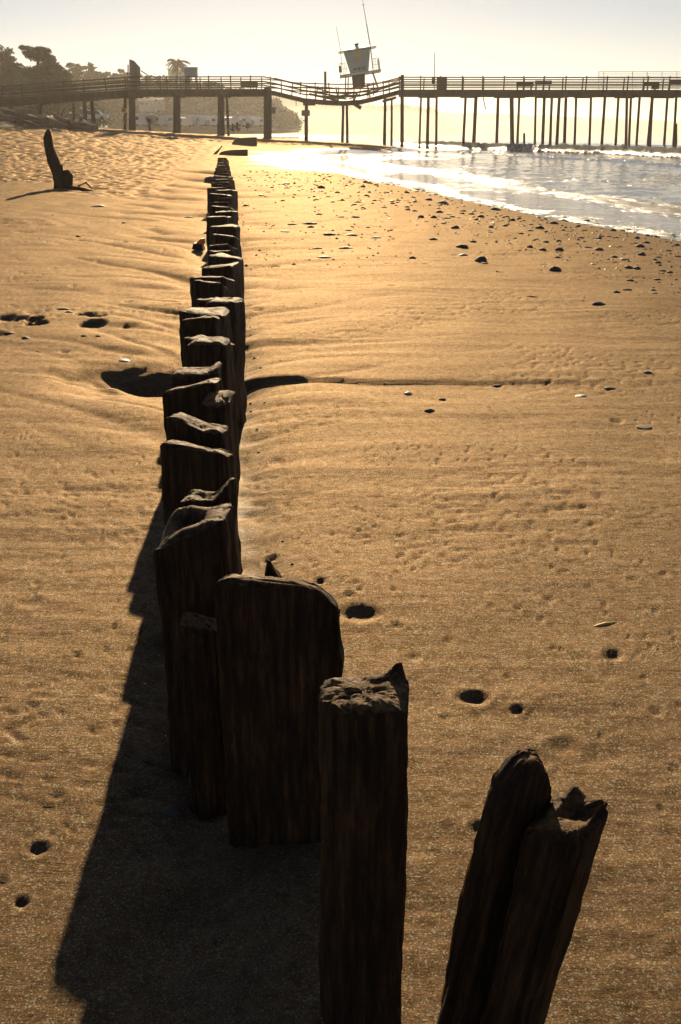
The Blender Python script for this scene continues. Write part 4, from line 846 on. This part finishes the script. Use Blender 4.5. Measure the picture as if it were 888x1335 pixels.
# nearest, in the foreground
piling(413, 537, 924, 1.30, .105, 'square dark piling with a horn at the back corner of its top, second nearest',
       lambda u, v: .006 * v - .010 * max(0, -u - .3) + .030 * max(0, min(1, (u + .1) / .85)) ** 2.2 * math.exp(-((v - 1) / .22) ** 2) * (u < .86), 3, R(-2), hi=True, rough=.004, grooves=.003,
       poly=[(-1, .35), (-.92, -.15), (-.28, -1), (.95, -.85), (1, .8), (.8, 1), (-.85, 1)])
# split leaning piling at lower right: a tall pointed plate and a block with a small tip
h_r = .66
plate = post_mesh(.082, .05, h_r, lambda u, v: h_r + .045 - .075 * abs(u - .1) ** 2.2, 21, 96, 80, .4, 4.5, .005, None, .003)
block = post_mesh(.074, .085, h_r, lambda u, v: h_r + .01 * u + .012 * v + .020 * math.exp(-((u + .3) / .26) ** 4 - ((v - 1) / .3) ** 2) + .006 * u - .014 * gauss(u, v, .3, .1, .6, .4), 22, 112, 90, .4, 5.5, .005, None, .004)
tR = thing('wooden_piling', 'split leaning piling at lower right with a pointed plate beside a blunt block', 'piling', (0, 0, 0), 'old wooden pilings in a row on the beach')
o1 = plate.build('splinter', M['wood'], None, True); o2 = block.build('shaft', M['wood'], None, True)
for o_, off_, rz in ((o1, (-.036, .055, 0), R(12)), (o2, (.019, .0, 0), R(-38))):
    o_.parent = tR; o_.location = off_; o_.rotation_euler = (0, 0, rz)
pT = at(722, 1040, 1.12); la = R(7); tR.rotation_euler = (R(3), la, 0); tR.location = (pT.x - h_r * math.tan(la), 1.12 + .02, 0)
# broad board
piling(281, 443, 752, 1.86, .075, 'broad flat board piling with a sloping rounded top, widest in the foreground',
       lambda u, v: -.010 * (u + 1) - .020 * max(0, u) ** 2 - .035 * max(0, u - .6) ** 1.2 * 2 - .011 * (v + 1), 5, R(-2), hi=True, ex=9, rough=.006,
       prof=lambda f, u: ((1 + (.06 * math.exp(-((f - .66) / .07) ** 2) - .045 * math.exp(-((f - .53) / .04) ** 2) + .03 * math.exp(-((f - .45) / .06) ** 2)) * (u > .3)), 1))
piling(231, 284, 818, 1.99, .08, 'short narrow stake tight against the left of the broad board', lambda u, v: -.012 * u, 6, R(3), hi=True, ex=5)
piling(199, 296, 690, 2.14, .15, 'stout piling with a deeply worn wavy top, left of the short stake',
       lambda u, v: .028 * u - .035 * max(0, -u - .2) + .010 * gauss(u, v, -.3, .5, .6, .4) - .030 * gauss(u, v, -.1, -.1, .35, .3) + .03 * gauss(u, v, -.7, .6, .5, .5), 7, R(-5), hi=True, ex=5.5)
piling(238, 297, 652, 2.38, .10, 'piling ending in a curled horn just behind the stout worn one',
       lambda u, v: .045 * max(0, u - .3) ** 1.5 * 1.8 - .012 * gauss(u, v, 0, 0, .6, .6), 8, R(-4), hi=True)
piling(207, 294, 582, 2.74, .12, 'flat topped piling with a slightly nicked left corner, behind the horned one',
       lambda u, v: -.016 * u - .012 * (v + 1) - .010 * gauss(u, v, .3, .4, .5, .5), 9, R(-3), hi=True)
piling(220, 293, 556, 2.94, .14, 'piling whose top slopes from a peak at left down to the right',
       lambda u, v: .040 * max(0, -u) ** .8 - .010 * max(0, u) - .010 * (v + 1) - .012 * gauss(u, v, .1, -.5, .4, .5), 10, R(-3), hi=True)
piling(211, 284, 503, 3.42, .13, 'leaning topped piling rising to the right with a hollow worn in it', lambda u, v: .022 * u - .006 * (v + 1) - .014 * gauss(u, v, -.2, .3, .5, .5), 11, R(-4), hi=True)
piling(222, 286, 487, 3.60, .14, 'piling just behind the hollow topped one, thin upright edge at its right', lambda u, v: .03 * gauss(u, v, .85, .3, .25, 1.) , 12, R(-4))
piling(262, 297, 520, 3.30, .22, 'lower narrow plank on the right flank of the row beside the hollow topped piling', lambda u, v: -.02 * abs(v), 31, R(-5))
piling(241, 296, 446, 4.20, .16, 'squared piling with rounded shoulders, first past the scour pool', lambda u, v: -.03 * max(0, -u - .5) - .02 * max(0, u - .6), 13, R(-5))
piling(238, 299, 441, 4.42, .24, 'broad piling close behind the round shouldered one, a pale line along its top', None, 14, R(-6))
mids = [(237, 284, 413, 4.95, .14, 'low notched piling standing in front of a wider one, middle of the row'), (233, 294, 406, 5.14, .30, 'wide square piling behind the low notched one, middle of the row'),
        (270, 308, 392, 5.45, .22, 'narrow piling on the right flank, middle of the row'), (256, 308, 387, 5.75, .34, 'wide blunt piling, tallest on the right flank in the row middle'),
        (251, 292, 365, 6.3, .20, 'narrow square piling standing left of the line, past the wide blunt one'), (249, 297, 359, 6.56, .32, 'wide piling directly behind the narrow square one'),
        (265, 305, 346, 7.1, .34, 'piling with a thin ridge on its top, set right of the line'), (271, 311, 333, 7.75, .36, 'squared piling at the right flank behind the thin ridged one'),
        (272, 306, 325, 8.3, .34, 'low piling with two pale top edges, beside the orange scrap'), (273, 303, 317, 8.85, .4, 'piling just beyond the orange scrap'),
        (276, 308, 305, 9.7, .4, 'tall narrow gap piling beyond the orange scrap on the right'), (274, 307, 294, 10.6, .4, 'square piling with a clean pale top, last of the large ones')]
for k, (l, r__, y_, d_, t_, lab) in enumerate(mids): piling(l, r__, y_, d_, t_, lab, None, 40 + k, R(-6 + 3 * math.sin(k * 2.)))
fars = [(269, 297, 281, 12.0), (280, 305, 275, 12.9), (276, 303, 268, 14.0), (275, 300, 262, 15.2), (283, 304, 257, 16.4), (273, 298, 252, 17.7), (281, 305, 247, 19.2), (270, 296, 243.5, 20.8), (284, 303, 240, 22.4), (276, 300, 236.5, 24.2), (280, 302, 233, 26.2), (278, 299, 229, 28.5), (281, 300, 225.5, 31), (279, 298, 222, 34), (281, 298, 218.5, 37.5), (282, 297, 215, 41), (283, 296, 211.5, 45), (284, 295, 208, 50), (284, 296, 205, 55)]
for k, (l, r__, y_, d_) in enumerate(fars):
    o = piling(l, r__, y_, d_, .45 + .02 * k, 'small dark piling with a sunlit edge in the far end of the row', None, 60 + k, R(-6), group='far pilings at the end of the row')
    # keep the head where the sand really is
    zz = o.location.z; top_z = max(v.co.z for v in o.data.vertices) + zz
# stub behind the broad board
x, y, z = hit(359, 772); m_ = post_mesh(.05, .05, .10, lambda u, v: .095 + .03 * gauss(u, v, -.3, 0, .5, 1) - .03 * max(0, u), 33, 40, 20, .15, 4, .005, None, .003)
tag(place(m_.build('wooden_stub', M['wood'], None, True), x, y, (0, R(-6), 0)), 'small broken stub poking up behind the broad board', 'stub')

# ------------------------------------------------------------------ leaning driftwood stump on the left
x, y, z = hit(84, 246)
sx_ = (at(85, 240, y) - at(84, 240, y)).x
t = thing('driftwood_stump', 'tall leaning driftwood stump with a pointed spike on the left sand', 'driftwood', (x, y, z))
def dp(px, py, yy=0): p = at(px, py, y + yy); return Vector((p.x, p.y, p.z))
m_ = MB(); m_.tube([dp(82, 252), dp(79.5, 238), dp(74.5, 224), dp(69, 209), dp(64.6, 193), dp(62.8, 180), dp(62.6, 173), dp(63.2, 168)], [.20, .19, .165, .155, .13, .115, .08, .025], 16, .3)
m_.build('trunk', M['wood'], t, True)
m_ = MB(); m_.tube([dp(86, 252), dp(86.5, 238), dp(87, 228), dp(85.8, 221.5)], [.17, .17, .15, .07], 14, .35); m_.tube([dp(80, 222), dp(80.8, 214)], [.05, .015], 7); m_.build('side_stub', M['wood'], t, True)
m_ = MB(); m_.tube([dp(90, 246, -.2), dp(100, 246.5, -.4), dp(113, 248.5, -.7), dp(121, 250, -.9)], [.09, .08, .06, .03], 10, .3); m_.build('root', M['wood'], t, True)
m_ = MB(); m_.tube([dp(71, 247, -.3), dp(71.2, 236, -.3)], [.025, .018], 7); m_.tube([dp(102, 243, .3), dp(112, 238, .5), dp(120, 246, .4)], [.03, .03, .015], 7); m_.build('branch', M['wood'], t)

# planks and stick near the far end of the row
def slab_thing(name, label, cat, x0, x1, y0, y1, mat, taper=.6):
    x, y, z = hit((x0 + x1) / 2, y1); sc = (at(445, y1, y) - at(444, y1, y)).x; L = (x1 - x0) * sc; hh = max(.12, (y1 - y0) * sc * 1.1); m_ = MB()
    prof = [(-.5, 0, .25), (-.42, .05, .55), (-.25, .02, .8), (0, .0, .95), (.3, 0, 1), (.5, .02, 1)]
    vs = []; fs = []
    for (f, o_, k) in prof:
        for (yy, zz) in ((-.25, -.08), (.25, -.08), (.25, hh * k), (-.25, hh * k)): vs.append((f * L, yy * (1 + o_), zz + o_ * .3))
    for i in range(len(prof) - 1):
        for k in range(4): fs.append((i*4+k, i*4+(k+1) % 4, (i+1)*4+(k+1) % 4, (i+1)*4+k))
    fs += [(3, 2, 1, 0), tuple(range(len(vs) - 4, len(vs)))]
    m_.add(vs, fs); o = m_.build(name, mat); o.location = (x, y, z); return tag(o, label, cat)
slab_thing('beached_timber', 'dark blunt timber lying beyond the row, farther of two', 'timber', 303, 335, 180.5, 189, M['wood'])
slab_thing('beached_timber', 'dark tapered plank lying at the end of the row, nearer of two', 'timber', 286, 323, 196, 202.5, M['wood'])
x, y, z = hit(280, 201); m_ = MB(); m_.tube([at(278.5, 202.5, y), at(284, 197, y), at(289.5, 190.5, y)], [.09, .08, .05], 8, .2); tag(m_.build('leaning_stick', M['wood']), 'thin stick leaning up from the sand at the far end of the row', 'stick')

# ------------------------------------------------------------------ stones, weed, scraps
def stone_mesh(seed, flat):
    bm = bmesh.new(); bmesh.ops.create_icosphere(bm, subdivisions=3, radius=1)
    for v in bm.verts:
        n = 1 + .30 * mnoise.noise(v.co * .9 + Vector((seed * 5.1, 0, 0))) + .12 * mnoise.noise(v.co * 2.4 + Vector((0, seed * 3.3, 0)))
        v.co *= n; v.co.z *= flat; v.co.y *= .8
        if v.co.z < -.25: v.co.z = -.25
    me = bpy.data.meshes.new('beach_stone'); bm.to_mesh(me); bm.free(); me.polygons.foreach_set('use_smooth', [True] * len(me.polygons)); return me
SM = {}
for i in range(6):
    for mk in ('stone', 'stone_pale', 'kelp'):
        me = stone_mesh(i, (.55, .7, .42, .62, .36, .8)[i]); me.materials.append(M[mk]); SM[(i, mk)] = me
def stone(px, py, wpx, label, mk='stone', var=None, group=None, sq=None, name='beach_stone', cat='stone'):
    x, y, _ = hit(px, py); sc = (at(445, py, y) - at(444, py, y)).x * wpx / 2.1
    o = bpy.data.objects.new(name, SM[(rng.randrange(6) if var is None else var, mk)]); COL.objects.link(o)
    z = max(ground(x, y), float(smooth_ground(x, y)) - .05)
    o.location = (x, y, z + sc * .02); o.scale = (sc, sc * rng.uniform(.8, 1.1), sc * (sq or rng.uniform(.5, 1.0))); o.rotation_euler = (rng.uniform(-.1, .1), rng.uniform(-.1, .1), rng.uniform(-.5, .5))
    return tag(o, label, cat, group)
G1 = 'dark stones scattered along the water edge'
LB = 'small dark stone among many strewn on the sand below the water edge'
for (px, py, w_) in [(724,352,15),(780,327,12),(781,312,9),(834,322,12),(836,334,12),(757,311,9),(765,323,9),(858,337,9),(858,344,8),(857,363,11),(852,379,9),(852,384,11),(818,378,13),(804,382,10),(820,350,12),(830,351,10),(864,354,10),(873,356,10),(822,365,11),(801,336,9),(793,339,8),(691,322,8),(707,326,10),(729,326,11),(727,336,8),(712,317,8),(799,301,10),(811,301,10),(878,308,12),(881,320,10),(883,335,10),(722,292,12),(703,299,13),(692,302,10),(646,274,15),(691,293,8),(659,294,8),(640,303,8),(640,296,8),(679,305,8),(710,286,8),(765,289,10),(843,317,8),(830,311,8),(783,309,11),(792,309,9),
 (508,300,10),(565,312,13),(538,337,10),(463,283,13),(500,271,9),(573,276,10),(578,292,8),(593,298,12),(617,314,9),(549,283,8),(578,266,12),(572,268,9),(559,261,10),(462,268,7),(473,272,6),(416,279,9),(449,275,9),(412,260,9),(480,296,6),(467,265,11),(419,246,10),(405,297,9),(454,301,9),(660,283,9),(668,288,8),(676,283,7),(699,312,7),(745,300,8),(752,296,9),(735,288,8),(640,286,10),(627,283,9),(615,279,8),(603,275,9),(590,282,8),(582,284,9),(566,283,8),(556,290,7),(541,275,8),(531,270,7),(520,262,8),(512,266,7),(498,259,7),(488,262,7),(478,256,7),(452,258,7),(440,252,8),(428,256,7),(434,264,7),(446,262,7)]:
    stone(px, py, w_, LB, 'stone', None, G1)
for _ in range(125):
    f = rng.random(); px = 340 + 540 * f ** .85; wl = np.interp(px, [410, 470, 560, 640, 770, 888], [218, 232, 246, 263, 288, 304]); py = wl + abs(rng.gauss(4, 22)) * (.5 + .7 * f) + (20 if px < 400 else 0)
    stone(px, py, rng.uniform(2.5, 8), LB, 'stone' if rng.random() < .8 else 'stone_pale', None, G1)
for _ in range(40):
    f = rng.random(); px = 560 + 330 * f; wl = np.interp(px, [410, 470, 560, 640, 770, 888], [218, 232, 246, 263, 288, 304]); py = wl - rng.uniform(1, 22)
    stone(px, py, rng.uniform(5, 10), 'wet dark stone standing in the shallow wash at the water edge', 'stone', None, 'stones in the shallow wash')
gv = MB(); rg2 = random.Random(5)
ico = [Vector((0, 0, 1)), Vector((.9, 0, .1)), Vector((.28, .85, .15)), Vector((-.73, .53, .05)), Vector((-.73, -.53, .12)), Vector((.28, -.85, .05)), Vector((0, 0, -.6))]
icf = [(0,1,2),(0,2,3),(0,3,4),(0,4,5),(0,5,1),(6,2,1),(6,3,2),(6,4,3),(6,5,4),(6,1,5)]
def grain(px, py, w_):
    x, y, _ = hit(px, py); sc = (at(445, py, y) - at(444, py, y)).x * w_ / 2; z = ground(x, y); a = rg2.uniform(0, 6.3); st_ = rg2.uniform(.6, 1.2); fl = rg2.uniform(.3, .7)
    gv.add([(x + sc * (p.x * math.cos(a) - p.y * st_ * math.sin(a)), y + sc * (p.x * math.sin(a) + p.y * st_ * math.cos(a)), z + sc * p.z * fl) for p in ico], icf, rg2.choice((0, 0, 0, 1, 2)))
for _ in range(800):
    f = rg2.random() ** .8; px = 322 + 566 * f; wl = np.interp(px, [320, 410, 470, 560, 640, 770, 888], [222, 224, 232, 247, 264, 289, 305]); grain(px, wl + abs(rg2.gauss(0, 30)) * (.5 + .8 * f), rg2.uniform(1.8, 6.0))
for _ in range(220): grain(rg2.uniform(312, 520), rg2.uniform(222, 350), rg2.uniform(1.8, 6.5))
for _ in range(120): grain(rg2.uniform(310, 880), rg2.uniform(380, 700), rg2.uniform(1.5, 3.5))
for _ in range(60): grain(rg2.uniform(0, 230), rg2.uniform(270, 470), rg2.uniform(1.5, 3.5))
for d_ in np.linspace(1.7, 9, 60):
    pxx = 444 + F * (float(ROW(d_)) + rg2.choice((-1, 1)) * rg2.uniform(.11, .26)) / (d_ * math.cos(PITCH) + 1.5 * math.sin(PITCH)); ang_ = math.atan(1.5 / d_) - PITCH; grain(pxx, 667.5 + F * math.tan(ang_), rg2.uniform(2, 7))
gvo = gv.build('gravel', [M['stone'], M['kelp'], M['stone_pale']]); tag(gvo, 'tiny pebbles and weed scraps strewn over the sand', 'gravel', None, 'stuff')
for px, py, w_, lab, mk, var in [(627, 340, 19, 'large dark angular stone alone on the sand left of the stone scatter', 'stone', 1), (781, 397, 18, 'flat dark stone lying nearest the camera below the stone scatter', 'stone', 2), (603, 322, 16, 'rounded dark stone just above a pale one', 'stone', 5), (604, 332, 15, 'pale flat stone just below a rounded dark one', 'stone_pale', 2), (813, 340, 11, 'pale stone among dark ones near the right edge', 'stone_pale', 1), (774, 345, 8, 'small pale stone left of the dark pair near the right edge', 'stone_pale', 3),
      (632, 343, 10, 'small stone touching the large angular one', 'stone', 3),
      (532, 510, 11, 'pale stone at the left end of the low sand scarp', 'stone_pale', 3), (577, 518, 10, 'small dark stone right of the pale one by the sand scarp', 'stone', 5), (560, 535, 14, 'dark stone nearest the camera below the sand scarp', 'stone', 3), (648, 499, 12, 'dark upright stone on the crest of the sand scarp', 'stone', 5), (757, 516, 16, 'flat pale stone right of the sand scarp', 'stone_pale', 4), (795, 508, 15, 'flat dark stone right of the sand scarp', 'stone', 2), (844, 491, 12, 'dark stone near the right edge level with the sand scarp', 'stone', 0), 
      (162, 467, 16, 'pale shell like pebble above the scour pool left of the row', 'stone_pale', 4), (162, 290, 7, 'small dark pebble on the left sand, left of the row', 'stone', 0), (102, 308, 8, 'small dark pebble below the leaning stump', 'stone', 0), (165, 316, 11, 'flat dark pebble between the stump and the row', 'stone', 2), (127, 270, 18, 'flat pale piece of stone below the stump roots', 'stone_pale', 4),
      (223, 1045, 30, 'dark stone half buried in shade at the foot of the short stake', 'stone', 0), (309, 745, 17, 'small dark stone behind the stout worn piling', 'stone', 0),
      (274, 235, 18, 'dark boulder lump left of the far pilings', 'stone', 1), (300, 232, 13, 'dark round boulder right of the far pilings', 'stone', 3), (321, 268, 9, 'dark stone right of the far pilings', 'stone', 0), (247, 281, 12, 'dark stone left of the far pilings', 'stone', 2)]:
    stone(px, py, w_, lab, mk, var, None)
for px, py, w_ in ((413, 323, 16), (451, 323, 19), (423, 337, 21), (430, 307, 18), (457, 307, 20), (489, 310, 15), (382, 293, 15), (404, 291, 20), (372, 304, 13), (445, 283, 9)):
    stone(px, py, w_, 'flat dark clump of wet seaweed on the sand right of the row', 'kelp', rng.choice((2, 4)), 'seaweed clumps right of the row', .6, 'seaweed_clump', 'seaweed')
for px, py, w_ in ((82, 402, 17), (34, 440, 13), (12, 434, 15), (110, 440, 9), (90, 408, 12), (128, 440, 8)):
    stone(px, py, w_, 'dark ragged clump of seaweed on the left sand among footprints', 'kelp', rng.choice((0, 2, 4)), 'seaweed clumps on the left sand', .7, 'seaweed_clump', 'seaweed')
stone(840, 557, 22, 'flat seaweed clump on the open sand near the right edge', 'kelp', 4, None, .4, 'seaweed_clump', 'seaweed')
# orange scrap by the row
x, y, z = hit(259, 324); t = thing('plastic_scrap', 'bright orange plastic scrap caught beside the row of pilings', 'litter', (x, y, z))
m_ = MB(); q = [at(253, 319, y), at(260, 322, y), at(267, 317.5, y), at(266, 311, y), at(261, 311.5, y), at(257, 316, y)]; slab(m_, q, .09); m_.build('sheet', M['orange'], t)
m_ = MB(); slab(m_, [at(250, 325, y - .02), at(265, 327, y - .02), at(262, 318.5, y - .02), at(252, 317.5, y - .02)], .25); m_.build('crate_end', M['wood'], t)
# yellow twig and thin stick on the sand
def twig(xa, ya, xb2, yb, r, mat, name, label):
    a, c = Vector(hit(xa, ya)), Vector(hit(xb2, yb)); a.z = ground(a.x, a.y) + r * .3 - .006; c.z = ground(c.x, c.y) + r * .3 - .006; m_ = MB(); mid = (a + c) / 2 + Vector((0, .004, .004)); m_.tube([a, a.lerp(mid, .5), mid, mid.lerp(c, .5), c], [r * .6, r, r, r * .9, r * .5], 8, .2); return tag(m_.build(name, mat, None, True), label, 'twig')
twig(771, 814, 809, 807, .006, M['twig'], 'yellow_twig', 'yellow twig lying on the sand at right')
twig(686, 386, 702, 387, .010, M['wood'], 'dark_twig', 'short dark twig on the sand below the stone scatter')

# ------------------------------------------------------------------ sea mist
m, nt, b = mat_new('haze_air'); nt.nodes.remove(b)
pv = N(nt, 'ShaderNodeVolumePrincipled'); pv.inputs['Density'].default_value = .0002; pv.inputs['Color'].default_value = (.97, .92, .88, 1); pv.inputs['Anisotropy'].default_value = .58
nt.links.new(pv.outputs[0], nt.nodes['Material Output'].inputs['Volume'])
mb = MB(); mb.box((0, 1850, 17.5), (7800, 4300, 61.0)); hz = mb.build('haze', m); tag(hz, kind='stuff')
